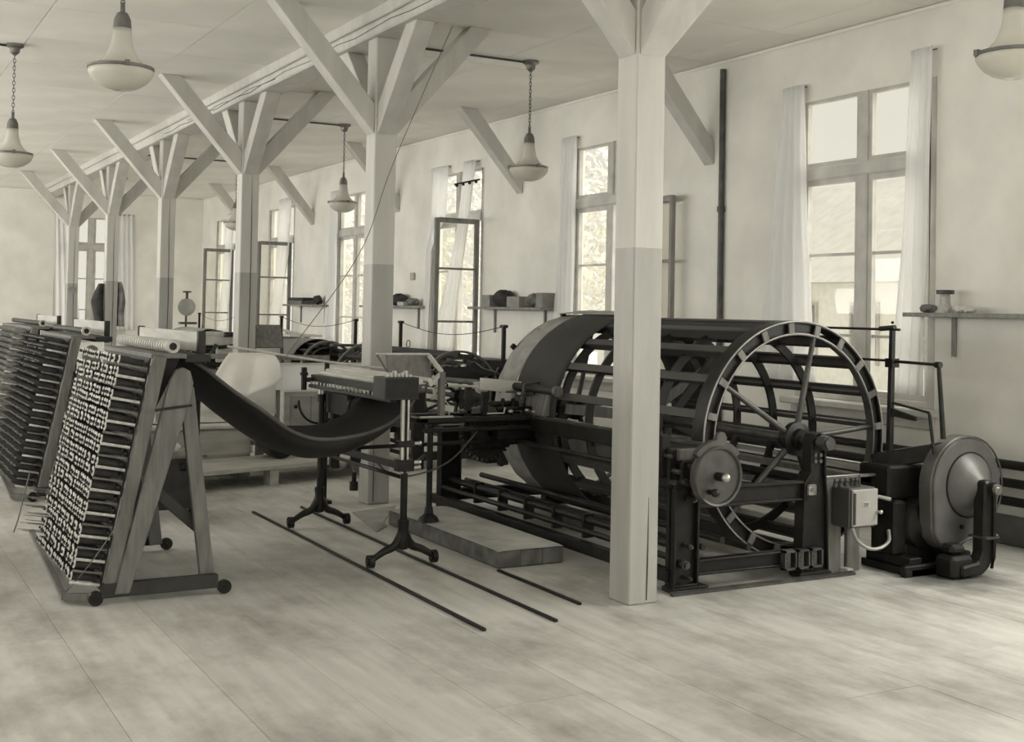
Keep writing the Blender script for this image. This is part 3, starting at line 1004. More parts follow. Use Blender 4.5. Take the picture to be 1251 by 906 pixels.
# long light pole running along above the combs
o = add('lease_pole', MB().tube(spline([(2.36, 8.2, 1.222), (3.03, 7.9, 1.12), (3.62, 7.6, 1.06)], 12), 0.0085, 8), wood_pale, loc=(3.0, 7.9, 1.1))
tag(o, 'long thin pale pole slung from the third post towards the reed board', 'pole')

# ------------------------------------------------------------------ step slab
m = MB()
nx, ny = 10, 24
rows = []
for j in range(ny + 1):
    rows.append([(lerp(3.41, 3.86, i / nx), lerp(6.2, 7.8, j / ny), 0.107 + 0.0025 * sin(1.3 * j + 0.9 * i) * (0 < i < nx) * (0 < j < ny) - 0.004 * (i in (0, nx)) - 0.004 * (j in (0, ny))) for i in range(nx + 1)])
m.grid(rows, 0, False)
t = thing('step_slab', 'low worn step slab on the floor beside the first post', 'slab', (3.63, 7.0, 0))
add('tread', m, slab_m, t)
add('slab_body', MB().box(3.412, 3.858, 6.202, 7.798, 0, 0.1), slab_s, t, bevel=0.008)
for xx in (3.56, 3.71):
    add('board_joint', MB().box(xx - 0.002, xx + 0.002, 6.198, 6.203, 0.005, 0.1), crack_m, t)

o = add('paper_sheet', MB().prism([(3.22, 7.55), (3.37, 7.72), (3.40, 7.86), (3.78, 8.5), (3.36, 8.34)], 'z', 0.001, 0.006), card_m, loc=(3.4, 8.0, 0))
tag(o, 'pale sheet of paper lying on the floor between the second post and the step slab', 'paper')
o = add('sagging_cable', MB().tube(spline([(2.955, 6.98, 0.56), (3.06, 7.0, 0.47), (3.2, 7.05, 0.44), (3.43, 7.1, 0.47), (3.6, 7.15, 0.54), (3.78, 7.2, 0.69)], 18), 0.006, 6), iron_grey, loc=(3.3, 7.05, 0.5))
tag(o, 'thin sagging cable strung from the comb stand to the reed table', 'cable')

# ------------------------------------------------------------------ the big warping drum machine
wm = thing('warping_machine', 'large sectional warping machine with an open slatted drum in a black iron frame', 'machine', (5.0, 6.7, 0))
DX, DZ, DR = 5.005, 0.775, 0.70
DY0, DY1 = 5.45, 7.92


def channel(m, x0, x1, z0, z1, y0, y1, fl=0.014):
    ym = (y0 + y1) / 2
    m.box(x0, x1, ym - 0.008, ym + 0.008, z0, z1)
    m.box(x0, x1, y0, y1, z0, z0 + fl).box(x0, x1, y0, y1, z1 - fl, z1)
    m.box(x0, x0 + fl, y0, y1, z0, z1).box(x1 - fl, x1, y0, y1, z0, z1)


def side_frame(y0, y1, detailed):
    fr = MB()
    channel(fr, 3.97, 4.14, 0.03, 0.64, y0, y1)
    fr.box(3.955, 4.2, y0 - 0.01, y1 + 0.01, 0.005, 0.03)
    channel(fr, 4.14, 4.92, 0.445, 0.555, y0 + 0.01, y1 - 0.005)
    channel(fr, 4.14, 4.92, 0.082, 0.165, y0 + 0.01, y1 - 0.005, 0.011)
    # bearing column, tapering to a rounded head
    col = [(4.885, 0.03), (5.085, 0.03), (5.07, 0.45), (5.055, 0.6), (5.05, 0.78), (5.035, 0.815), (5.0, 0.828), (4.965, 0.815), (4.95, 0.78), (4.945, 0.6), (4.9, 0.545)]
    fr.prism(col, 'y', y0 + 0.025, y1 - 0.015)
    for a, b in zip(col, col[1:] + col[:1]):
        fr.bar((a[0], (y0 + y1) / 2, a[1]), (b[0], (y0 + y1) / 2, b[1]), 0.012, y1 - y0, (0, 1, 0))
    fr.box(4.86, 5.1, y0 - 0.01, y1 + 0.01, 0.005, 0.03)
    f = add('side_frame', fr, iron, wm, bevel=0.003)
    if detailed:
        for k in range(3):
            x = 4.735 + 0.1 * k
            add('bolt_pocket', MB().box(x, x + 0.012, y0 - 0.02, y0 + 0.02, 0.062, 0.172).box(x + 0.078, x + 0.09, y0 - 0.02, y0 + 0.02, 0.062, 0.172).box(x, x + 0.09, y0 - 0.02, y0 + 0.02, 0.062, 0.074)
                .box(x, x + 0.09, y0 - 0.02, y0 + 0.02, 0.16, 0.172).box(x + 0.01, x + 0.055, y0 - 0.004, y0 + 0.02, 0.074, 0.16).cyl((x + 0.033, y0 - 0.012, 0.115), (x + 0.033, y0, 0.115), 0.013, n=12), iron_grey, f)
        for x, z, r in ((4.03, 0.155, 0.026), (4.06, 0.25, 0.013), (4.055, 0.08, 0.011), (4.11, 0.53, 0.022), (4.08, 0.5, 0.015)):
            add('bolt', MB().cyl((x, y0 - 0.03, z), (x, y0 + 0.03, z), r, n=6 if r > 0.02 else 12).cyl((x, y0 - 0.045, z), (x, y0 - 0.03, z), r * 0.6, n=10), iron_grey, f)
        for dx in (-0.018, 0.022):
            for dz in (0.0, 0.035):
                add('bolt', MB().cyl((5.0 + dx, y0 + 0.005, 0.665 + dz), (5.0 + dx, y0 + 0.03, 0.665 + dz), 0.012, n=10), iron_grey, f)
        add('base_strip', MB().box(3.93, 5.25, y0 - 0.05, y0 - 0.025, 0.0, 0.016).box(3.93, 5.25, y0 - 0.03, y0 - 0.025, 0.0, 0.022), iron_grey, f)
    return f


side_frame(5.26, 5.34, True)
side_frame(8.12, 8.2, False)
# maker's plate with its two raised letters
pl = add('maker_plate', MB().box(4.912, 4.972, 5.253, 5.262, 0.476, 0.536), card_m, wm, bevel=0.003)
add('plate_border', MB().box(4.912, 4.972, 5.248, 5.254, 0.530, 0.536).box(4.912, 4.972, 5.248, 5.254, 0.476, 0.482).box(4.912, 4.918, 5.248, 5.254, 0.476, 0.536).box(4.966, 4.972, 5.248, 5.254, 0.476, 0.536), steel, pl)
fc = bpy.data.curves.new('plate_lettering', 'FONT')
fc.body = 'NE'
fc.size = 0.038
fc.extrude = 0.002
fc.align_x = 'CENTER'
fc.align_y = 'CENTER'
fc.materials.append(steel)
fo = bpy.data.objects.new('plate_lettering', fc)
COL.objects.link(fo)
fo.parent = pl
fo.location = Vector((4.942, 5.2505, 0.505)) - origin(pl)
fo.rotation_euler = (pi / 2, 0, 0)
bpy.context.view_layer.update()
lm = bpy.data.meshes.new_from_object(fo.evaluated_get(bpy.context.evaluated_depsgraph_get()))
lo_ = bpy.data.objects.new('plate_lettering', lm)
COL.objects.link(lo_)
lo_.parent, lo_.location, lo_.rotation_euler = pl, fo.location, fo.rotation_euler
bpy.data.objects.remove(fo)
lo_.name = 'plate_lettering'

# the drum
dr = add('drum_axle', MB().cyl((DX, 5.2, DZ), (DX, 8.3, DZ), 0.03, n=18).cyl((DX, 5.19, DZ), (DX, 5.25, DZ), 0.042, n=20), iron_grey, wm)
add('axle_cap', MB().cyl((DX, 5.17, DZ), (DX, 5.2, DZ), 0.036, 0.03, n=20), iron_grey, dr)
rim_pale = mat('worn_rim_edge', 150, 0.4, 0.4, var=0.15)
slat_wood = mat('dull_slat_wood', 74, 0.6, var=0.15, scale=8, stretch=(1, 0.2, 1), spec=0.3)
ANG = [radians(5 + 18 * k) for k in range(20)]


def rim(y, blocks):
    s = 1 if y < 6.6 else -1
    add('outer_rim', MB().ring(DX, DZ, DR - 0.014, DR, y, y + 0.11 * s, 100), iron, dr)
    add('rim_edge', MB().ring(DX, DZ, DR - 0.006, DR + 0.001, y - 0.004 * s, y + 0.004 * s, 100).ring(DX, DZ, DR - 0.079, DR - 0.0725, y - 0.004 * s, y + 0.002 * s, 100), rim_pale, dr)
    add('inner_rim', MB().ring(DX, DZ, DR - 0.085, DR - 0.073, y, y + 0.05 * s, 100), iron_grey, dr)
    add('hub', MB().lathe((DX, y, DZ), [(0.03, -0.05 * s), (0.06, -0.05 * s), (0.065, -0.02 * s), (0.1, -0.01 * s), (0.1, 0.03 * s), (0.06, 0.05 * s), (0.06, 0.1 * s), (0.03, 0.1 * s)], 'y', 28), iron, dr)
    for k in range(5):
        a = radians(5 + 72 * k)
        c, sn = cos(a), sin(a)
        add('spoke', MB().cyl((DX + 0.08 * c, y + 0.02 * s, DZ + 0.08 * sn), (DX + 0.62 * c, y + 0.02 * s, DZ + 0.62 * sn), 0.02, 0.015, n=14), iron_grey, dr)
    for k, a in enumerate(ANG):
        c, sn = cos(a), sin(a)
        if blocks:
            p, q = (DX + (DR - 0.075) * c, y + 0.0 * s, DZ + (DR - 0.075) * sn), (DX + (DR - 0.012) * c, y, DZ + (DR - 0.012) * sn)
            add('end_block', MB().bar(p, q, 0.014, 0.042, (-sn, 0, c)), wood_mid, dr, bevel=0.002)
            b = (a + ANG[(k + 1) % 20]) / 2 if k < 19 else a + radians(9)
            if k not in (3,):
                c2, s2 = cos(a + radians(9)), sin(a + radians(9))
                add('rim_segment', MB().bar((DX + (DR - 0.075) * c2, y + 0.03 * s, DZ + (DR - 0.075) * s2), (DX + (DR - 0.014) * c2, y + 0.03 * s, DZ + (DR - 0.014) * s2), 0.02, 0.205, (-s2, 0, c2)), iron, dr)


rim(DY0, True)
rim(DY1, False)
for y in (5.98, 6.36):
    add('inner_hoop', MB().ring(DX, DZ, DR - 0.10, DR - 0.045, y, y + 0.02, 80), iron, dr)
for y in (6.74, 7.08, 7.62):
    add('inner_hoop', MB().ring(DX, DZ, DR - 0.10, DR - 0.045, y, y + 0.02, 80), wood_dark, dr)
for k in range(5):
    a = radians(30 + 72 * k)
    add('wooden_spoke', MB().bar((DX + 0.05 * cos(a), 7.03, DZ + 0.05 * sin(a)), (DX + 0.64 * cos(a), 7.03, DZ + 0.64 * sin(a)), 0.07, 0.025, (0, 1, 0)), wood_mid, dr, bevel=0.003)
    a += radians(18)
    add('wooden_spoke', MB().bar((DX + 0.05 * cos(a), 6.72, DZ + 0.05 * sin(a)), (DX + 0.62 * cos(a), 6.72, DZ + 0.62 * sin(a)), 0.06, 0.025, (0, 1, 0)), wood_dark, dr, bevel=0.003)
add('hub_disc', MB().cyl((DX, 7.0, DZ), (DX, 7.05, DZ), 0.11, n=28), iron_grey, dr)
for a in ANG:
    c, sn = cos(a), sin(a)
    r = DR - 0.04
    add('slat', MB().bar((DX + r * c, DY0 + 0.03, DZ + r * sn), (DX + r * c, DY1 - 0.03, DZ + r * sn), 0.026, 0.055, (c, 0, sn)), wood_dark, dr, bevel=0.003)
    add('slat_facing', MB().bar((DX + (DR - 0.005) * c, DY0 + 0.1, DZ + (DR - 0.005) * sn), (DX + (DR - 0.005) * c, DY1 - 0.03, DZ + (DR - 0.005) * sn), 0.05, 0.01, (c, 0, sn)), slat_wood, dr)

# wound warp section and the paper beside it
m = MB()
for ya, yb, ra, rb in ((7.05, 7.09, DR + 0.004, DR + 0.022), (7.09, 7.58, DR + 0.022, DR + 0.026), (7.58, 7.63, DR + 0.026, DR + 0.008)):
    rows = [[(DX + r * cos(a), y, DZ + r * sin(a)) for a in [2 * pi * k / 100 for k in range(101)]] for y, r in ((ya, ra), (yb, rb))]
    m.grid(rows)
add('wound_warp', m, yarn_drum, dr, solid=0.006)
rows = []
for i in range(7):
    y = 7.635 + 0.27 * i / 6
    r = []
    for k in range(81):
        a = radians(70 + 190 * k / 80)
        rr = DR + 0.006 + 0.007 * sin(9 * a + 2 * i) * sin(i) ** 2 + 0.004 * sin(23 * a)
        r.append((DX + rr * cos(a), y + 0.012 * sin(5 * a), DZ + rr * sin(a)))
    rows.append(r)
add('wrapping_paper', MB().grid(rows), paper_m, dr, solid=0.002)
rows = []
for i in range(9):
    y = 7.1 + 0.8 * i / 8
    rows.append([(DX + (DR + 0.035 + 0.012 * sin(2.2 * i) * sin(pi * k / 14)) * cos(a), y, DZ + (DR + 0.035 + 0.012 * sin(2.2 * i) * sin(pi * k / 14)) * sin(a)) for k, a in enumerate([radians(76 + 28 * q / 14) for q in range(15)])])
add('folded_paper', MB().grid(rows), card_m, dr, solid=0.002)
for a, y in ((102, 7.87), (140, 7.93), (157, 7.95)):
    c, sn = cos(radians(a)), sin(radians(a))
    add('rim_lug', MB().bar((DX + (DR - 0.01) * c, y, DZ + (DR - 0.01) * sn), (DX + (DR + 0.03) * c, y, DZ + (DR + 0.03) * sn), 0.035, 0.03, (0, 1, 0)), iron, dr)

# rails and rods that run from frame to frame
add('carriage_rail', MB().box(4.2, 4.3, 5.34, 8.12, 0.68, 0.775), iron, wm, bevel=0.006)
add('rail_cap', MB().box(4.205, 4.235, 5.34, 7.2, 0.775, 0.79), iron_grey, wm)
add('rail_scale', MB().box(4.25, 4.28, 5.36, 7.05, 0.7755, 0.785), steel, wm)
for x, z, r in ((3.99, 0.185, 0.018), (4.06, 0.235, 0.024), (4.2, 0.225, 0.016), (4.33, 0.255, 0.02), (4.52, 0.2, 0.018)):
    add('tie_rod', MB().cyl((x, 5.3, z), (x, 8.16, z), r, n=14), iron, wm)
add('bottom_beam', MB().box(3.94, 4.01, 5.3, 8.25, 0.06, 0.125), iron, wm, bevel=0.004)
add('screw_shaft', MB().cyl((4.16, 5.3, 0.6), (4.16, 8.16, 0.6), 0.017, n=12).cyl((5.45, 5.3, 0.46), (5.45, 8.16, 0.46), 0.03, n=14), iron, wm)
add('back_rail', MB().box(5.5, 5.58, 5.34, 8.16, 0.50, 0.54).box(5.52, 5.56, 5.34, 8.16, 0.3, 0.36), steel, wm, bevel=0.004)
add('back_board', MB().box(5.36, 5.40, 5.5, 8.1, 0.12, 0.2), wood_pale, wm)
add('back_board', MB().box(5.62, 5.72, 5.5, 8.1, 0.56, 0.585), wood_pale, wm)
for k in range(6):
    y = 5.9 + 0.36 * k
    add('rod_bracket', MB().box(4.03, 4.1, y - 0.012, y + 0.012, 0.125, 0.27), iron, wm)

# gear casing and the hand wheel
gb = add('gear_casing', MB().box(3.93, 4.15, 5.27, 5.47, 0.56, 0.78).box(3.9, 3.97, 5.3, 5.42, 0.62, 0.85).box(3.98, 4.1, 5.22, 5.27, 0.6, 0.72), iron, wm, bevel=0.01)
add('casing_lid', MB().box(3.985, 4.145, 5.24, 5.5, 0.712, 0.775), wood_mid, gb, bevel=0.004)
for x, y, z, r in ((3.93, 5.26, 0.74, 0.012), (3.96, 5.215, 0.66, 0.014), (4.03, 5.2, 0.69, 0.012), (4.08, 5.2, 0.64, 0.016), (3.95, 5.25, 0.6, 0.014), (4.1, 5.2, 0.735, 0.014), (4.0, 5.2, 0.605, 0.018)):
    add('gear_knob', MB().cyl((x, y - 0.012, z), (x, y + 0.06, z), r, n=12).cyl((x, y - 0.02, z), (x, y - 0.012, z), r * 0.7, n=10), iron_grey, gb)
hw_ = add('hand_wheel', MB().lathe((4.118, 5.1, 0.645), [(0.001, -0.012), (0.02, -0.012), (0.14, -0.012), (0.146, -0.024), (0.156, -0.028), (0.162, -0.018), (0.162, 0.016), (0.15, 0.024), (0.001, 0.02)], 'y', 44), iron_grey, wm)
add('wheel_shaft', MB().cyl((4.118, 5.02, 0.645), (4.118, 5.28, 0.645), 0.024, n=18), iron, hw_)
add('shaft_cap', MB().ball((4.118, 5.02, 0.645), 0.026, 14), steel, hw_)
add('crank_knob', MB().cyl((4.062, 5.035, 0.567), (4.062, 5.09, 0.567), 0.014, n=12).ball((4.062, 5.035, 0.567), 0.023, 14), iron, hw_)
sh = MB()
sh.ring(4.118, 0.645, 0.16, 0.19, 5.085, 5.125, 24, 0, radians(38), radians(140))
sh.prism([(4.118 + a, 0.82 + b) for a, b in ((-0.01, 0.0), (0.055, -0.01), (0.062, 0.03), (0.045, 0.055), (0.02, 0.06), (0.0, 0.045))], 'y', 5.09, 5.115)
add('wheel_shield', sh, iron_grey, hw_)

# reed table at the middle of the machine
tb = add('reed_table', MB().box(3.36, 4.45, 7.2, 7.26, 0.755, 0.79).box(3.36, 4.45, 7.5, 7.56, 0.755, 0.79).box(3.4, 4.2, 7.2, 7.25, 0.695, 0.72).box(3.36, 3.42, 7.2, 7.56, 0.75, 0.785), iron, wm, bevel=0.004)
add('table_rod', MB().cyl((2.97, 7.32, 0.6), (4.6, 7.3, 0.615), 0.013, n=10), iron, tb)
add('table_leg', MB().cyl((3.455, 7.24, 0.1), (3.455, 7.24, 0.76), 0.02, n=14).lathe((3.455, 7.24, 0), [(0.001, 0.108), (0.07, 0.11), (0.06, 0.135), (0.03, 0.16), (0.026, 0.2), (0.02, 0.21)]), iron, tb)
add('slide_bar', MB().box(3.36, 3.6, 7.19, 7.22, 0.79, 0.80), steel, tb)
m = MB()
for k in range(34):
    a = 2 * pi * k / 34
    m.bar((4.0 + 0.19 * cos(a), 7.48, 0.66 + 0.19 * sin(a)), (4.0 + 0.21 * cos(a), 7.48, 0.66 + 0.21 * sin(a)), 0.03, 0.014, (-sin(a), 0, cos(a)))
m.cyl((4.0, 7.46, 0.66), (4.0, 7.5, 0.66), 0.19, n=40).cyl((4.0, 7.4, 0.66), (4.0, 7.56, 0.66), 0.03, n=16)
add('toothed_wheel', m, iron, tb)
add('gear_block', MB().box(3.85, 4.15, 7.4, 7.58, 0.55, 0.76).box(4.0, 4.3, 7.3, 7.5, 0.58, 0.7), iron, tb, bevel=0.01)
# pale tilting reed board with side struts
rb = add('reed_board', MB().prism([(7.26, 1.012), (7.278, 1.006), (7.348, 1.2), (7.33, 1.206)], 'x', 3.165, 3.475), wood_mid, tb, bevel=0.003)
add('board_edge', MB().bar((3.1, 7.34, 1.204), (3.48, 7.34, 1.204), 0.026, 0.012), wood_pale, rb)
add('board_edge', MB().bar((3.17, 7.255, 1.012), (3.42, 7.255, 1.012), 0.012, 0.01), wood_pale, rb)
add('side_strut', MB().bar((3.462, 7.3, 1.195), (3.52, 7.22, 1.09), 0.026, 0.022).bar((3.52, 7.22, 1.09), (3.43, 7.22, 1.0), 0.026, 0.022), wood_pale, rb)
add('side_strut', MB().bar((3.1, 7.33, 1.2), (3.17, 7.3, 1.08), 0.016, 0.014), wood_mid, rb)
add('board_post', MB().box(3.5, 3.54, 7.2, 7.24, 0.79, 1.09), wood_mid, tb, bevel=0.003)
# white guide board reaching to the drum, roller press and its small frame
add('guide_board', MB().bar((3.98, 7.55, 0.985), (4.42, 7.55, 0.945), 0.02, 0.085), cloth_m, tb, bevel=0.003)
add('guide_board', MB().prism([(3.93, 1.0), (4.0, 1.0), (4.06, 0.955), (4.03, 0.9), (3.97, 0.925)], 'y', 7.56, 7.59), wood_pale, tb)
add('guide_bar', MB().cyl((3.76, 7.64, 1.01), (3.97, 7.58, 0.995), 0.02, n=12), wood_mid, tb)
add('guide_bar', MB().cyl((3.76, 7.6, 0.975), (3.97, 7.56, 0.96), 0.012, n=12), wood_pale, tb)
add('press_frame', MB().bar((4.2, 7.3, 0.99), (4.33, 7.3, 1.005), 0.02, 0.02).bar((4.2, 7.3, 0.99), (4.18, 7.3, 0.86), 0.02, 0.02).bar((4.33, 7.3, 1.005), (4.27, 7.3, 0.85), 0.02, 0.02).bar((4.19, 7.5, 0.93), (4.3, 7.3, 0.93), 0.1, 0.012), iron_grey, tb)
add('press_roller', MB().cyl((4.262, 6.98, 0.965), (4.262, 7.62, 0.965), 0.028, n=18), wood_dark, tb)
add('roller_knob', MB().cyl((4.262, 6.95, 0.965), (4.262, 6.985, 0.965), 0.036, n=20), wood_mid, tb)
add('warp_bundle', MB().prism([(4.24, 0.79), (4.3, 0.79), (4.33, 0.93), (4.28, 0.94)], 'y', 7.1, 7.42), thread_mat('striped_warp_threads', 70, 150, 'Y', 90), tb)
# small fittings on the table
add('table_upright', MB().box(3.86, 3.9, 7.27, 7.31, 0.79, 0.95), iron, tb, bevel=0.003)
add('table_upright', MB().box(3.75, 3.79, 7.3, 7.34, 0.79, 0.98), iron, tb, bevel=0.003)
add('bent_rod', MB().tube([(3.89, 7.27, 0.8), (3.93, 7.27, 0.8), (4.02, 7.27, 0.8), (4.03, 7.27, 0.84)], 0.008), steel, tb)
add('cross_shaft', MB().cyl((3.95, 7.4, 0.85), (4.2, 7.4, 0.85), 0.025, n=12), iron, tb)
add('cross_shaft', MB().cyl((3.98, 7.3, 0.83), (4.3, 7.3, 0.83), 0.014, n=10), iron, tb)
for x in (4.05, 4.13, 4.22, 4.3):
    add('stop_pin', MB().cyl((x, 7.34, 0.79), (x, 7.34, 0.88), 0.012, n=8).ball((x, 7.34, 0.885), 0.017, 8), iron, tb)
add('counter_body', MB().prism([(3.78, 1.06), (3.84, 1.1), (3.92, 1.09), (3.97, 1.115), (4.02, 1.1), (4.06, 1.07), (4.14, 1.05), (4.14, 1.0), (3.8, 1.0)], 'y', 7.8, 7.86), iron, tb, bevel=0.003)
for x, y, z in ((4.06, 7.24, 0.815), (4.19, 7.24, 0.82), (4.25, 7.25, 0.81), (3.97, 7.79, 1.1), (4.16, 7.3, 0.93)):
    add('bright_nut', MB().ball((x, y, z), 0.018, 10, 0, (1.3, 1, 0.8)), steel, tb)
add('shuttle_tray', MB().prism([(3.72, 0.82), (3.93, 0.85), (4.0, 0.83), (3.98, 0.80), (3.76, 0.795)], 'y', 7.3, 7.4), iron_grey, tb, bevel=0.006)
yb = MB()
for k in range(5):
    yb.tube([(3.525 + (0.03 + 0.004 * k) * cos(a), 7.28 + 0.012 * sin(3 * a + k), 0.955 + (0.036 + 0.003 * k) * sin(a + 0.3 * k)) for a in [2 * pi * j / 20 for j in range(21)]], 0.008, 6)
yb.tube([(3.55, 7.28, 0.93), (3.6, 7.26, 0.86), (3.6, 7.26, 0.8)], 0.004, 5)
o = add('yarn_skein', yb, cloth_m, loc=(3.52, 7.28, 0.92))
tag(o, 'small white skein of yarn hung at the end of the tilted reed board', 'skein')

# tall thin rod standards at the back of the frame
st_ = add('rod_standard', MB().bar((5.66, 5.36, 0.02), (5.685, 5.36, 1.43), 0.04, 0.035, (0, 1, 0), taper=0.7).box(5.655, 5.715, 5.33, 5.39, 1.2, 1.255).cyl((5.685, 5.34, 1.445), (5.685, 5.46, 1.435), 0.016, n=12).ball((5.685, 5.36, 1.475), 0.01, 8), iron, wm)
add('guide_rod', MB().cyl((5.685, 5.3, 1.432), (5.685, 8.15, 1.432), 0.008, n=8).cyl((5.685, 5.36, 1.24), (5.685, 8.15, 1.245), 0.008, n=8).cyl((5.685, 4.99, 1.232), (5.685, 5.36, 1.238), 0.0095, n=8), iron, st_)
add('leaning_rod', MB().tube([(5.685, 5.0, 1.232), (5.685, 4.96, 0.8)], [0.012, 0.016], 8).cyl((5.685, 4.985, 1.232), (5.685, 5.02, 1.232), 0.019).tube([(5.69, 5.07, 0.94), (5.69, 5.03, 0.7)], 0.01, 8).cyl((5.685, 5.36, 0.985), (5.69, 5.07, 0.945), 0.008, n=8), iron, st_)
add('rod_bracket', MB().bar((5.68, 5.36, 0.93), (5.68, 5.16, 0.9), 0.03, 0.05, taper=0.5), iron, st_)
st2 = add('rod_standard', MB().bar((5.66, 8.1, 0.02), (5.685, 8.1, 1.43), 0.04, 0.035, (0, 1, 0), taper=0.7), iron, wm)

# ------------------------------------------------------------------ switch box on its post
t = thing('switch_box', 'grey enamelled switch box with side lever, bolted to plank legs beside the frame', 'switch box', (5.2, 5.25, 0))
add('plank_leg', MB().box(5.085, 5.22, 5.3, 5.33, 0.0, 0.55), wood_mid, t, bevel=0.004)
add('plank_leg', MB().box(5.27, 5.37, 5.3, 5.33, 0.0, 0.5), wood_mid, t, bevel=0.004)
add('foot_clip', MB().box(5.215, 5.26, 5.24, 5.3, 0.0, 0.03), bob_head, t)
b = add('box_body', MB().box(5.135, 5.345, 5.15, 5.3, 0.285, 0.515), mat('dark_box_enamel', 66, 0.5), t, bevel=0.008)
d = add('box_door', MB().box(5.145, 5.345, 5.132, 5.15, 0.295, 0.508), box_m, t, bevel=0.006)
add('door_label', MB().box(5.222, 5.275, 5.129, 5.132, 0.405, 0.437), bob_head, d)
m = MB()
for k in range(4):
    m.box(5.226, 5.27 - 0.006 * (k % 2), 5.1275, 5.129, 0.41 + 0.0065 * k, 0.4125 + 0.0065 * k)
add('label_line', m, iron, d, stuff=True)
add('door_knob', MB().cyl((5.335, 5.115, 0.375), (5.335, 5.132, 0.375), 0.008, n=10).ball((5.342, 5.108, 0.375), 0.013, 10), steel, d)
add('hinge_strip', MB().box(5.148, 5.163, 5.126, 5.134, 0.31, 0.49), iron_grey, d)
add('lever', MB().tube([(5.345, 5.2, 0.45), (5.4, 5.18, 0.45), (5.46, 5.15, 0.435)], [0.006, 0.012, 0.013], 10), rim_pale, t)
m = MB()
for x in (5.11, 5.15, 5.195, 5.24, 5.27):
    m.cyl((x, 5.24, 0.515), (x, 5.24, 0.545), 0.014, n=10).ball((x, 5.235, 0.55), 0.015, 8)
m.cyl((5.262, 5.2, 0.51), (5.262, 5.2, 0.585), 0.005, n=8)
add('terminal', m, iron_grey, t)
add('conduit_loop', MB().tube(spline([(5.15, 5.14, 0.29), (5.17, 5.12, 0.22), (5.24, 5.1, 0.175), (5.33, 5.1, 0.17), (5.42, 5.12, 0.2), (5.47, 5.17, 0.25)], 18), 0.0105, 10), rim_pale, t)
o = add('steel_rule_bar', MB().box(5.09, 5.655, 5.3, 5.33, 0.552, 0.566), steel, loc=(5.3, 5.315, 0.552))
tag(o, 'bright steel bar lying across the plank legs above the grey switch box', 'bar')

# ------------------------------------------------------------------ electric drive with its big guard
t = thing('drive_unit', 'electric motor drive with a round cone fronted belt guard', 'motor', (5.85, 5.1, 0))
bs = MB()
bs.box(5.5, 6.05, 5.02, 5.42, 0.0, 0.045).box(5.52, 5.62, 5.05, 5.4, 0.045, 0.1).box(5.86, 5.98, 5.0, 5.3, 0.045, 0.12).box(5.45, 6.0, 5.02, 5.06, 0.0, 0.065)
add('base_plate', bs, iron, t, bevel=0.006)
mo_ = add('motor_body', MB().lathe((5.72, 5.28, 0.27), [(0.001, -0.2), (0.06, -0.2), (0.075, -0.17), (0.13, -0.15), (0.15, -0.1), (0.15, 0.12), (0.13, 0.16), (0.05, 0.18), (0.001, 0.18)], 'y', 32), iron, t)
for k in range(4):
    add('cooling_rib', MB().ring(5.72, 0.27, 0.149, 0.158, 5.2 + 0.045 * k, 5.21 + 0.045 * k, 40), iron, mo_)
add('motor_foot', MB().box(5.6, 5.84, 5.16, 5.4, 0.04, 0.16), iron, t, bevel=0.01)
add('starter_case', MB().box(5.5, 5.6, 5.15, 5.35, 0.1, 0.42).box(5.5, 5.8, 5.2, 5.45, 0.42, 0.62), iron, t, bevel=0.015)
add('sloping_arm', MB().bar((5.6, 5.42, 0.62), (5.82, 5.06, 0.72), 0.06, 0.1), iron, t, bevel=0.008)
GX, GZ, GR = 5.945, 0.505, 0.302
LX, LZ, LR = 5.80, 0.285, 0.145
# outline of the guard: hull of a big and a small circle
d0 = hypot(LX - GX, LZ - GZ)
base = atan2(LZ - GZ, LX - GX)
al = math.acos((GR - LR) / d0)
hull = [(GX + GR * cos(a), GZ + GR * sin(a)) for a in [base + al + (2 * pi - 2 * al) * k / 48 for k in range(49)]]
hull += [(LX + LR * cos(a), LZ + LR * sin(a)) for a in [base - al + 2 * al * k / 20 for k in range(21)]]
gd = add('belt_guard', MB().prism(hull, 'y', 5.0, 5.12), guard_m, t, bevel=0.02)
add('guard_rim', MB().tube([(a, 4.998, b) for a, b in [(GX + (x - GX) * 0.985, GZ + (z - GZ) * 0.985) for x, z in hull]] + [(GX + (hull[0][0] - GX) * 0.985, 4.998, GZ + (hull[0][1] - GZ) * 0.985)], 0.006, 6), iron_grey, gd)
add('cone_face', MB().lathe((GX + 0.01, 5.0, GZ + 0.01), [(0.19, 0.0), (0.186, -0.012), (0.12, -0.06), (0.055, -0.1), (0.04, -0.11), (0.04, -0.13), (0.001, -0.13)], 'y', 48), guard_m, gd)
add('cone_seam', MB().ring(GX + 0.01, GZ + 0.01, 0.19, 0.197, 4.994, 5.001, 60), iron, gd)
add('shaft_hub', MB().cyl((GX + 0.012, 4.81, GZ + 0.008), (GX + 0.012, 4.9, GZ + 0.008), 0.035, n=20), iron, t)
add('hub_cap', MB().cyl((GX + 0.012, 4.79, GZ + 0.008), (GX + 0.012, 4.812, GZ + 0.008), 0.031, n=20).cyl((GX + 0.012, 4.782, GZ + 0.008), (GX + 0.012, 4.79, GZ + 0.008), 0.014, n=12), steel, t)
arm = [(5.905, 0.55), (5.945, 0.565), (5.985, 0.55), (5.99, 0.2), (5.985, 0.11), (5.95, 0.05), (5.9, 0.015), (5.72, 0.015), (5.72, 0.075), (5.86, 0.09), (5.895, 0.14)]
am = add('pedestal_arm', MB().prism(arm, 'y', 4.84, 4.93), iron, t, bevel=0.012)
add('arm_rib', MB().prism([(x * 0.9 + 5.93 * 0.1, z) for x, z in arm[2:6]] + [(5.96, 0.05), (5.96, 0.55)], 'y', 4.825, 4.84), iron, am)
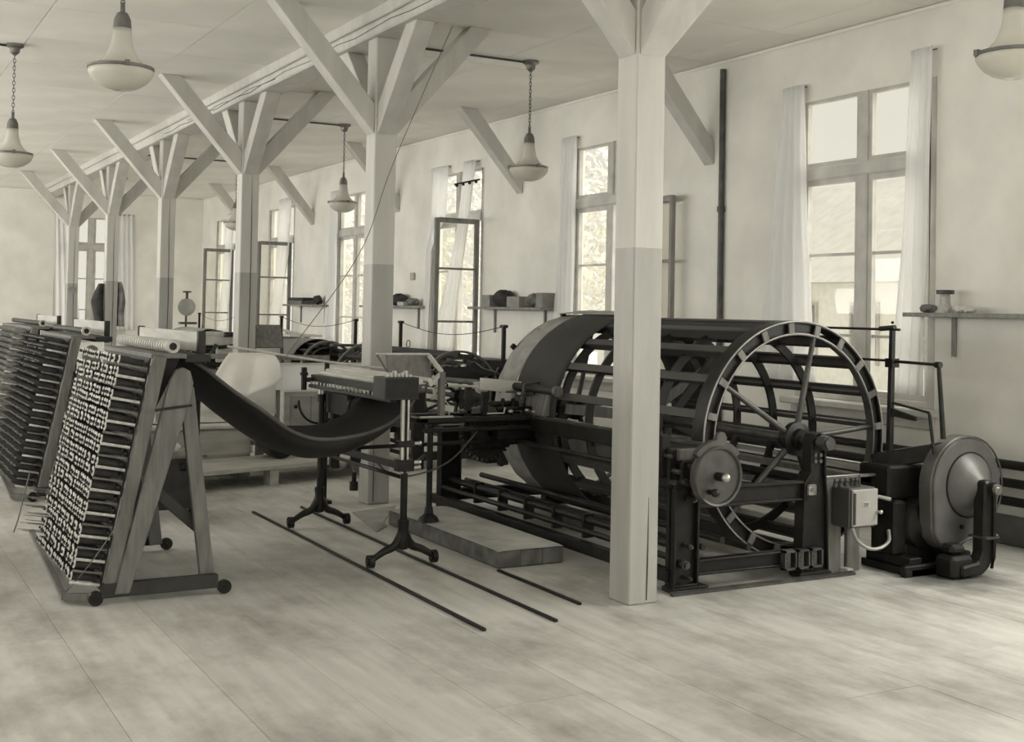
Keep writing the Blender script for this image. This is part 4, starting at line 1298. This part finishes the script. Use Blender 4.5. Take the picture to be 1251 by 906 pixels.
add('arm_collar', MB().box(5.895, 6.01, 4.82, 4.95, 0.222, 0.235), iron_grey, am)
add('arm_screw', MB().cyl((6.0, 4.86, 0.228), (6.03, 4.86, 0.228), 0.014, n=10), steel, am)
add('foot_block', MB().box(5.66, 5.84, 4.86, 5.0, 0.0, 0.13).box(5.7, 5.82, 4.9, 5.0, 0.13, 0.19), iron, t, bevel=0.02)
add('guard_hole', MB().cyl((5.89, 4.99, 0.27), (5.89, 5.001, 0.27), 0.014, n=14), iron, gd)

# ------------------------------------------------------------------ wall shelves and what lies on them
def shelf(ya, yb, label):
    t = thing('wall_shelf', label, 'shelf', (6.8, (ya + yb) / 2, 1.52), 'board shelves along the window wall')
    add('shelf_board', MB().box(6.66, 6.918, ya, yb, 1.515, 1.545), sash_dark, t, bevel=0.003)
    for y in (ya + 0.3, yb - 0.25):
        add('bracket', MB().box(6.895, 6.919, y - 0.015, y + 0.015, 1.24, 1.515), sash_dark, t)
    return t


shelf(4.4, 6.19, 'board shelf on the wall between the big window and the picture edge')
shelf(11.28, 13.0, 'board shelf on the wall between the second and third windows')
shelf(14.62, 16.45, 'board shelf on the wall beyond the third window, crossed by the second post')
shelf(18.2, 19.9, 'short board shelf on the wall between the fourth and fifth windows')


def lump(name, loc, r, sq, m, label, cat, seed, group=None):
    rnd = random.Random(seed)
    k1, k2, k3 = rnd.uniform(2, 4), rnd.uniform(3, 6), rnd.uniform(0, 6)
    rows = []
    for i in range(11):
        t = pi * i / 10
        row = []
        for j in range(21):
            a = 2 * pi * j / 20
            q = 1 + 0.16 * sin(round(k1) * a + k3) * sin(2 * t) + 0.1 * sin(round(k2) * a + 5 * t)
            row.append((loc[0] + r * sq[0] * sin(t) * cos(a) * q, loc[1] + r * sq[1] * sin(t) * sin(a) * q, loc[2] + max(0.0, r * sq[2] * (1 + cos(t) * q)) * 0.5))
        rows.append(row)
    o = add(name, MB().grid(rows), m, loc=loc)
    return tag(o, label, cat, group)


ZS = 1.546
lump('cloth_bundle', (6.8, 12.35, ZS), 0.2, (0.5, 0.9, 0.95), cloth_dk, 'dark rolled cloth bundle on the shelf above the paper covered drum', 'bundle', 3)
o = add('carton', MB().box(6.70, 6.85, 11.82, 12.1, ZS, ZS + 0.12), card_m, bevel=0.004, loc=(6.8, 11.95, ZS)); tag(o, 'pale cardboard carton beside the dark cloth bundle on the shelf', 'box')
lump('folded_sack', (6.8, 11.62, ZS), 0.2, (0.5, 0.72, 0.75), cloth_gy, 'grey folded sack on the shelf next to the pale carton', 'sack', 8)
o = add('carton', MB().box(6.70, 6.88, 11.3, 11.44, ZS, ZS + 0.16), mat('grey_board', 140, 0.8), bevel=0.004, loc=(6.8, 11.27, ZS)); tag(o, 'grey board box at the curtain end of the shelf', 'box')
o = add('carton', MB().box(6.72, 6.9, 12.55, 12.75, ZS, ZS + 0.14), card_m, bevel=0.004, loc=(6.8, 12.65, ZS)); tag(o, 'low grey box behind the dark cloth bundle on the shelf', 'box')
lump('cloth_bundle', (6.82, 15.42, ZS), 0.2, (0.42, 1.2, 0.8), cloth_dk, 'dark heap of cloth on the shelf beyond the third window', 'bundle', 5)
lump('cloth_bundle', (6.78, 14.85, ZS), 0.14, (0.5, 1.1, 0.7), cloth_gy, 'small grey cloth at the window end of the shelf beyond the third window', 'bundle', 6)
o = add('paper_packet', MB().box(6.665, 6.74, 14.9, 15.1, ZS, ZS + 0.05), bob_head, bevel=0.004, loc=(6.73, 14.9, ZS)); tag(o, 'flat white packet on the shelf beyond the third window', 'packet')
o = add('flat_box', MB().box(6.68, 6.88, 19.0, 19.6, ZS, ZS + 0.06), wood_mid, bevel=0.004, loc=(6.78, 19.3, ZS)); tag(o, 'flat dark box lying on the short shelf near the fifth window', 'box')
o = add('flat_box', MB().box(6.69, 6.87, 18.95, 19.7, ZS + 0.062, ZS + 0.11), wood_dark, bevel=0.004, loc=(6.78, 19.3, ZS + 0.06)); tag(o, 'thin dark board lying on top of the flat box on the short shelf', 'board')
lump('cloth_bundle', (6.8, 18.55, ZS), 0.13, (0.5, 1.0, 1.1), cloth_dk, 'small pointed dark bundle at the curtain end of the short shelf', 'bundle', 9)
t = thing('oil_can', 'pale can with a dark flat lid on the shelf beside the big window', 'can', (6.8, 5.93, ZS))
add('can_body', MB().lathe((6.8, 5.93, ZS), [(0.001, 0), (0.05, 0), (0.05, 0.03), (0.036, 0.06), (0.034, 0.13), (0.001, 0.13)]), bob_head, t)
add('can_lid', MB().lathe((6.8, 5.93, ZS), [(0.001, 0.131), (0.06, 0.131), (0.062, 0.16), (0.001, 0.162)]), iron_grey, t)
for k, (y, r, l) in enumerate(((6.06, 0.04, 'small pale rag on the shelf end next to the window'), (5.78, 0.035, 'small crumpled pale rag on the shelf just past the lidded can'), (5.7, 0.03, 'tiny pale stub on the shelf beyond the crumpled rag'))):
    lump('cotton_rag', (6.78, y, ZS), r * 1.6, (0.8, 1.0, 0.9), cloth_m if k else cloth_gy, l, 'rag', 20 + k)

# ------------------------------------------------------------------ machines farther down the room
def winder(label, x, z, r, y0, y1, skin, frame_x):
    t = thing('winding_machine', label, 'machine', (x, (y0 + y1) / 2, 0))
    for y in (y0 - 0.12, y1 + 0.12):
        m = MB()
        m.box(x - r - 0.1, x - r + 0.02, y - 0.03, y + 0.03, 0, z + 0.05).box(x - r, x + r, y - 0.03, y + 0.03, z - 0.25, z - 0.17).box(x + r - 0.05, x + r + 0.05, y - 0.03, y + 0.03, 0, z + 0.05)
        m.box(x - r, x + r, y - 0.03, y + 0.03, 0.08, 0.16).bar((x, y, z - 0.2), (x, y, z + 0.07), 0.06, 0.09, (0, 1, 0))
        add('side_frame', m, iron, t, bevel=0.005)
    ax = add('drum_axle', MB().cyl((x, y0 - 0.18, z), (x, y1 + 0.18, z), 0.025, n=14), iron_grey, t)
    for y in (y0, y1):
        add('outer_rim', MB().ring(x, z, r - 0.022, r, y - 0.03, y + 0.03, 60), guard_m, ax)
        add('inner_rim', MB().ring(x, z, r - 0.09, r - 0.075, y - 0.015, y + 0.015, 60), iron_grey, ax)
        add('hub', MB().cyl((x, y - 0.05, z), (x, y + 0.05, z), 0.07, n=20), iron, ax)
        for k in range(6):
            a = radians(20 + 60 * k)
            add('spoke', MB().bar((x + 0.05 * cos(a), y, z + 0.05 * sin(a)), (x + (r - 0.08) * cos(a), y, z + (r - 0.08) * sin(a)), 0.02, 0.04, (0, 1, 0)), iron, ax)
    for k in range(16):
        a = 2 * pi * k / 16
        add('slat', MB().bar((x + (r - 0.04) * cos(a), y0, z + (r - 0.04) * sin(a)), (x + (r - 0.04) * cos(a), y1, z + (r - 0.04) * sin(a)), 0.025, 0.05, (cos(a), 0, sin(a))), wood_dark, ax)
    if skin is not None:
        add('wound_warp', MB().cyl((x, y0 + 0.35, z), (x, y1 - 0.15, z), r + 0.012, n=60, caps=False), skin, ax, solid=0.006)
    add('carriage_rail', MB().box(x - r - 0.16, x - r - 0.06, y0 - 0.1, y1 + 0.1, z - 0.02, z + 0.06), iron, t)
    for zz in (0.1, 0.2):
        add('tie_rod', MB().cyl((x - r, y0 - 0.1, zz), (x - r, y1 + 0.1, zz), 0.02, n=10), iron, t)
    for y in (y0 - 0.2, y1 + 0.0):
        add('rod_standard', MB().bar((frame_x, y, 0), (frame_x, y, 1.36), 0.035, 0.03, (0, 1, 0)).cyl((frame_x, y - 0.06, 1.35), (frame_x, y + 0.06, 1.35), 0.016, n=8), iron, t)
    add('sagging_wire', MB().tube([(frame_x, lerp(y0 - 0.2, y1, u), 1.35 - 0.11 * sin(pi * u)) for u in [k / 14 for k in range(15)]], 0.004, 5), iron, t)
    add('wire_hook', MB().tube([(frame_x + 0.0, y1 - 0.22 + 0.05 * cos(a), 1.1 + 0.05 * sin(a)) for a in [k * 0.5 for k in range(-4, 8)]] + [(frame_x, y1 - 0.05, 1.02)], 0.005, 5), iron, t)
    return t


wa = winder('smaller winding machine with a spoked wheel, standing behind the white guide board', 5.3, 0.67, 0.44, 10.5, 12.75, None, 5.68)
m = MB()
m.prism([(5.05, 0.9), (5.12, 0.98), (5.25, 0.95), (5.32, 1.02), (5.4, 0.96), (5.55, 0.92), (5.55, 0.88), (5.05, 0.86)], 'y', 10.2, 10.3)
add('gear_cluster', m, iron, wa, bevel=0.01)
add('motor_case', MB().box(5.62, 5.9, 10.5, 11.0, 0.86, 1.02).box(5.64, 5.88, 10.52, 10.98, 0.0, 0.86), iron, wa, bevel=0.01)
wb = winder('distant winding machine wound with a pale warp, beyond the second post', 5.46, 0.72, 0.36, 14.5, 17.2, thread_mat('pale_wound_warp', 120, 165, 'Y', 60), 5.75)
add('tilted_board', MB().prism([(14.35, 1.0), (14.38, 0.99), (14.53, 1.26), (14.5, 1.275)], 'x', 4.48, 4.83), wood_mid, wb)
add('board_strut', MB().bar((4.5, 14.45, 1.25), (4.42, 14.3, 1.0), 0.025, 0.025).bar((4.84, 14.5, 1.25), (4.86, 14.45, 0.7), 0.03, 0.03).bar((4.47, 14.4, 1.02), (4.47, 14.45, 0.0), 0.04, 0.04), wood_dark, wb)
add('winding_head', MB().cyl((5.5, 14.2, 0.9), (5.9, 14.2, 0.9), 0.04, n=10).bar((5.62, 14.2, 0.98), (5.8, 14.2, 0.86), 0.05, 0.05).box(5.4, 5.95, 14.15, 14.3, 1.02, 1.05).bar((5.75, 14.2, 0.8), (5.86, 14.2, 0.96), 0.05, 0.04), iron_grey, wb, bevel=0.006)
m = MB()
m.box(5.3, 5.75, 15.5, 16.2, 1.1, 1.13).tube(spline([(5.1, 16.8, 1.12), (5.3, 16.5, 1.2), (5.6, 16.2, 1.14), (5.75, 16.0, 1.08)], 10), 0.02, 8)
add('thread_guide', m, wood_pale, wb)
wc = winder('pale topped winding machine standing close to the far wall', 5.4, 0.78, 0.32, 19.4, 21.6, thread_mat('pale_far_warp', 150, 190, 'Y', 60), 5.7)
add('top_casing', MB().box(5.0, 5.5, 18.7, 19.2, 0.88, 1.02).box(5.05, 5.6, 18.8, 19.3, 1.02, 1.08).box(5.2, 5.62, 18.65, 18.7, 0.62, 0.86), mat('pale_machine_paint', 176, 0.5), wc, bevel=0.01)
add('bracket_arm', MB().bar((5.0, 18.6, 0.6), (5.16, 18.5, 0.9), 0.05, 0.05).cyl((5.2, 18.55, 0.85), (5.6, 18.55, 0.9), 0.03, n=10).cyl((5.3, 18.6, 1.05), (5.6, 18.6, 1.05), 0.04, n=10), iron, wc)

# ------------------------------------------------------------------ low bench and boxes beyond the warp sheet
t = thing('low_bench', 'low wide wooden bench on short blocks beyond the hanging black warp sheet', 'bench', (3.2, 10.2, 0))
A, B = Vector((2.06, 9.49)), Vector((4.55, 10.19))
dv = (B - A).normalized()
nv = Vector((-dv.y, dv.x))


def bq(s, d, z):
    p = A + dv * s + nv * d
    return (p.x, p.y, z)


for k in range(3):
    a, b = 0.22 * k + 0.002, 0.22 * k + 0.218
    q = MB()
    Ls = 2.58
    q.add([bq(0, a, 0.135), bq(Ls, a, 0.135), bq(Ls, b, 0.135), bq(0, b, 0.135), bq(0, a, 0.175), bq(Ls, a, 0.175), bq(Ls, b, 0.175), bq(0, b, 0.175)],
          [(0, 3, 2, 1), (4, 5, 6, 7), (0, 1, 5, 4), (1, 2, 6, 5), (2, 3, 7, 6), (3, 0, 4, 7)])
    add('bench_plank', q, wood_bench, t, bevel=0.004)
for s in (0.1, 1.22, 2.45):
    for d in (0.03, 0.5):
        q = MB()
        vs = [bq(s + i * 0.085, d + j * 0.1, z) for z in (0, 0.135) for i, j in ((0, 0), (1, 0), (1, 1), (0, 1))]
        q.add(vs, [(0, 3, 2, 1), (4, 5, 6, 7), (0, 1, 5, 4), (1, 2, 6, 5), (2, 3, 7, 6), (3, 0, 4, 7)])
        add('bench_block', q, wood_bench, t)
t = thing('wooden_chest', 'pale wooden chest with a flat lid standing behind the low bench', 'chest', (2.85, 10.75, 0))
add('chest_body', MB().box(2.1, 3.27, 10.55, 10.95, 0.0, 0.42), wood_bench, t, bevel=0.006)
add('chest_lid', MB().box(2.06, 3.29, 10.5, 10.97, 0.42, 0.45), wood_pale, t, bevel=0.006)
add('front_board', MB().box(2.12, 3.25, 10.535, 10.55, 0.19, 0.40), wood_bench, t)
add('iron_strap', MB().bar((2.2, 10.72, 0.455), (3.1, 10.75, 0.455), 0.03, 0.006), iron, t)
o = add('floor_beam', MB().box(3.35, 4.2, 10.75, 10.85, 0.24, 0.28).box(3.4, 3.46, 10.76, 10.84, 0.0, 0.24).box(4.08, 4.14, 10.76, 10.84, 0, 0.24), wood_mid, loc=(3.8, 10.8, 0))
tag(o, 'short dark topped trestle beam beside the wooden chest', 'trestle')
o = add('dark_drum', MB().cyl((3.44, 10.2, 0.31), (3.44, 10.5, 0.31), 0.132, n=28).cyl((3.44, 10.12, 0.31), (3.44, 10.58, 0.31), 0.03, n=12), iron, loc=(3.44, 10.35, 0.18))
tag(o, 'dark round roller resting on the low bench under the warp sheet', 'roller')
o = thing('panelled_cabinet', 'pale panelled cabinet with a cross seam, seen under the comb', 'cabinet', (3.88, 11.15, 0))
add('cabinet_body', MB().box(3.72, 4.22, 11.0, 11.35, 0.0, 0.7), wood_bench, o, bevel=0.006)
add('cabinet_door', MB().box(3.78, 3.98, 10.985, 11.0, 0.32, 0.66), card_m, o, bevel=0.003)
add('cabinet_door', MB().box(3.985, 4.18, 10.985, 11.0, 0.32, 0.66), card_m, o, bevel=0.003)
add('door_knob', MB().ball((3.83, 10.975, 0.56), 0.018), iron, o)
o = thing('white_screen', 'white board screen standing behind the far end of the comb', 'screen', (4.05, 10.88, 0))
add('screen_board', MB().box(3.55, 4.54, 10.86, 10.89, 0.727, 0.962), curtain_m, o, bevel=0.003)
add('top_batten', MB().box(3.53, 4.56, 10.855, 10.895, 0.962, 0.977), wood_pale, o)
for x in (3.6, 4.45):
    add('screen_leg', MB().box(x, x + 0.045, 10.89, 10.92, 0.0, 0.96), wood_mid, o)

# white cloth over a trestle
t = thing('trestle', 'thin trestle bar on two legs, carrying a white cloth behind the black warp sheet', 'trestle', (2.9, 9.1, 0))
add('trestle_bar', MB().bar((2.44, 9.27, 1.11), (3.36, 8.88, 1.11), 0.03, 0.04), wood_mid, t)
for x, y in ((2.45, 9.26), (3.345, 8.89)):
    add('trestle_leg', MB().bar((x, y, 1.09), (x, y, 0), 0.03, 0.03).box(x - 0.02, x + 0.02, y - 0.12, y + 0.12, 0, 0.025), iron, t)
m = MB()
rows = []
top = spline([(2.66, 9.18, 1.137), (2.75, 9.14, 1.139), (2.84, 9.1, 1.14), (2.91, 9.07, 1.138), (2.96, 9.05, 1.136)], 24)
bot = [Vector((2.46, 8.95, 0.92)).lerp(Vector((2.69, 8.82, 0.82)), k / 12) for k in range(12)] + [Vector((2.69, 8.82, 0.82)).lerp(Vector((2.96, 8.76, 0.96)), k / 12) for k in range(13)]
for j in range(15):
    v = j / 14
    rows.append([top[i].lerp(bot[i], v) + Vector((0.012 * sin(i * 0.7) * v, -0.04 * sin(pi * v) + 0.02 * sin(i * 0.55 + 1) * v, 0.035 * sin(pi * v))) for i in range(25)])
back = [[top[i] + Vector((0.05 * k, 0.09 * k, -0.12 * k * k)) for i in range(25)] for k in (2, 1.5, 1, 0.5)]
m.grid(back + rows)
o = add('white_cloth', m, cloth_m, solid=0.004, loc=(2.83, 9.05, 1.12))
tag(o, 'white cloth draped over the trestle behind the hanging black warp sheet', 'cloth')

# rope from the ceiling
o = add('ceiling_rope', MB().tube(spline([(3.93, 8.0, 3.6), (3.475, 8.0, 2.54), (3.23, 8.0, 1.88), (2.72, 8.02, 1.16)], 16), 0.003, 6), wood_mid, loc=(3.475, 8, 2.5))
tag(o, 'thin slanting cord running from the ceiling beam down to the pale pole', 'cord')

# ------------------------------------------------------------------ coats, fan and small things near the far wall
Y5 = Y0P + 4 * SP


def coat(side, m_, label, w_, zt, zb, seed):
    rnd = random.Random(seed)
    rows = []
    for i in range(15):
        v = i / 14
        z = lerp(zt, zb, v)
        ww = w_ * (0.35 + 0.65 * min(1, v * 2.2)) * (0.8 + 0.2 * sin(3.5 * v + seed))
        rows.append([(XP + side * (HW + 0.012 + ww * 0.55 * (1 - cos(2 * pi * k / 18)) * 0.9), Y5 + 0.13 * sin(2 * pi * k / 18) * (0.5 + v * 0.6) + 0.01 * sin(5 * k + 9 * v), z) for k in range(19)])
    o = add('hanging_coat', MB().grid(rows), m_, loc=(XP + side * 0.15, Y5, zt), solid=0.006)
    return tag(o, label, 'coat')


coat(-1, cloth_dk, 'dark coat hanging on the fifth post, on its creel side', 0.2, 1.80, 1.2, 1)
coat(1, cloth_gy, 'grey overall hanging on the fifth post, on its window side', 0.17, 1.83, 1.15, 2)
Y6 = Y0P + 5 * SP
o = add('round_plate', MB().cyl((XP - 0.01, Y6 - HW - 0.012, 1.72), (XP - 0.01, Y6 - HW, 1.72), 0.07, n=24).ring(XP - 0.01, 1.72, 0.045, 0.06, Y6 - HW - 0.02, Y6 - HW - 0.012, 24), card_m, loc=(XP, Y6 - HW, 1.72))
tag(o, 'small round plate fixed to the sixth post', 'plate')
t = thing('desk_fan', 'round grey disc with a T-shaped top on a stand near the far corner', 'fan', (5.57, 22.0, 0))
add('fan_disc', MB().lathe((5.57, 22.0, 1.46), [(0.001, -0.04), (0.06, -0.04), (0.15, -0.02), (0.16, 0.0), (0.15, 0.02), (0.001, 0.03)], 'y', 28), card_m, t)
add('fan_top', MB().box(5.55, 5.59, 21.98, 22.02, 1.6, 1.72).box(5.5, 5.64, 21.97, 22.03, 1.72, 1.75), iron_grey, t)
add('fan_stand', MB().cyl((5.57, 22.03, 0.0), (5.57, 22.03, 1.36), 0.02, n=10).cyl((5.57, 22.03, 0.0), (5.57, 22.03, 0.03), 0.14, n=20).box(5.45, 5.75, 21.95, 22.1, 1.15, 1.19), iron_grey, t)
o = add('wall_switch', MB().box(XR - 0.03, XR - 0.001, 15.08, 15.2, 1.9, 2.0), bob_head, loc=(XR, 15.1, 1.95), bevel=0.004)
tag(o, 'small pale switch plate on the wall beside the third window', 'switch')
m = MB().cyl((6.84, 13.08, 3.1), (6.6, 13.3, 3.04), 0.011, n=8)
for k in range(4):
    u = 0.15 + 0.25 * k
    a, b, c = lerp(6.84, 6.6, u), lerp(13.08, 13.3, u), lerp(3.1, 3.04, u)
    m.box(a - 0.01, a + 0.01, b - 0.02, b + 0.02, c - 0.035, c)
o = add('window_bracket', m, iron, loc=(6.84, 13.0, 3.1))
tag(o, 'dark toothed bracket jutting out over the billowing curtain of the third window', 'bracket')

# ------------------------------------------------------------------ outside the windows
struct(add('outside_ground', MB().box(7.4, 60, -20, 70, -1.3, -1.2), grass_m))
t = thing('neighbour_house', 'pale house with a tiled roof seen through the big window', 'house', (26, 25, -1.2))
add('house_wall', MB().box(23, 31, 16, 35, -1.2, 2.5), house_m, t)
rf = MB().prism([(22.3, 2.4), (31.7, 2.4), (27, 5.6)], 'y', 15.4, 35.6)
add('house_roof', rf, roof_m, t)
for y in (18, 20.2, 22.6, 24.8, 27.2, 29.6, 32):
    f = add('house_window', MB().box(22.93, 23.0, y - 0.5, y + 0.5, 0.3, 1.9), frame_m, t)
    add('house_pane', MB().box(22.91, 22.93, y - 0.42, y - 0.04, 0.38, 1.82).box(22.91, 22.93, y + 0.04, y + 0.42, 0.38, 1.82), card_m, f)


def tree(x, y, r, h, label, seed):
    rnd = random.Random(seed)
    t = thing('garden_tree', label, 'tree', (x, y, -1.2), 'trees outside the windows')
    add('trunk', MB().cyl((x, y, -1.2), (x + 0.1, y, h - r), 0.16, 0.09, n=10), wood_mid, t)
    m = MB()
    for k in range(5200):
        a, b = rnd.uniform(0, 2 * pi), math.acos(rnd.uniform(-1, 1))
        q = r * (rnd.random() ** 0.4)
        c = Vector((x + q * sin(b) * cos(a), y + q * sin(b) * sin(a), h + 1.2 * q * cos(b)))
        d1 = Vector((rnd.uniform(-1, 1), rnd.uniform(-1, 1), rnd.uniform(-1, 1))).normalized()
        d2 = d1.orthogonal().normalized()
        s = rnd.uniform(0.05, 0.1)
        m.add([c - d1 * s, c + d2 * s * 0.6, c + d1 * s, c - d2 * s * 0.6], [(0, 1, 2, 3)])
    add('crown', m, leaf_m, t, stuff=True)


tree(11.5, 15.8, 1.7, 2.6, 'leafy tree outside the second window', 4)
tree(12.5, 22.0, 2.0, 2.8, 'leafy tree outside the third window', 5)
tree(12.0, 29.5, 2.0, 2.6, 'leafy tree far off outside the fourth window', 6)
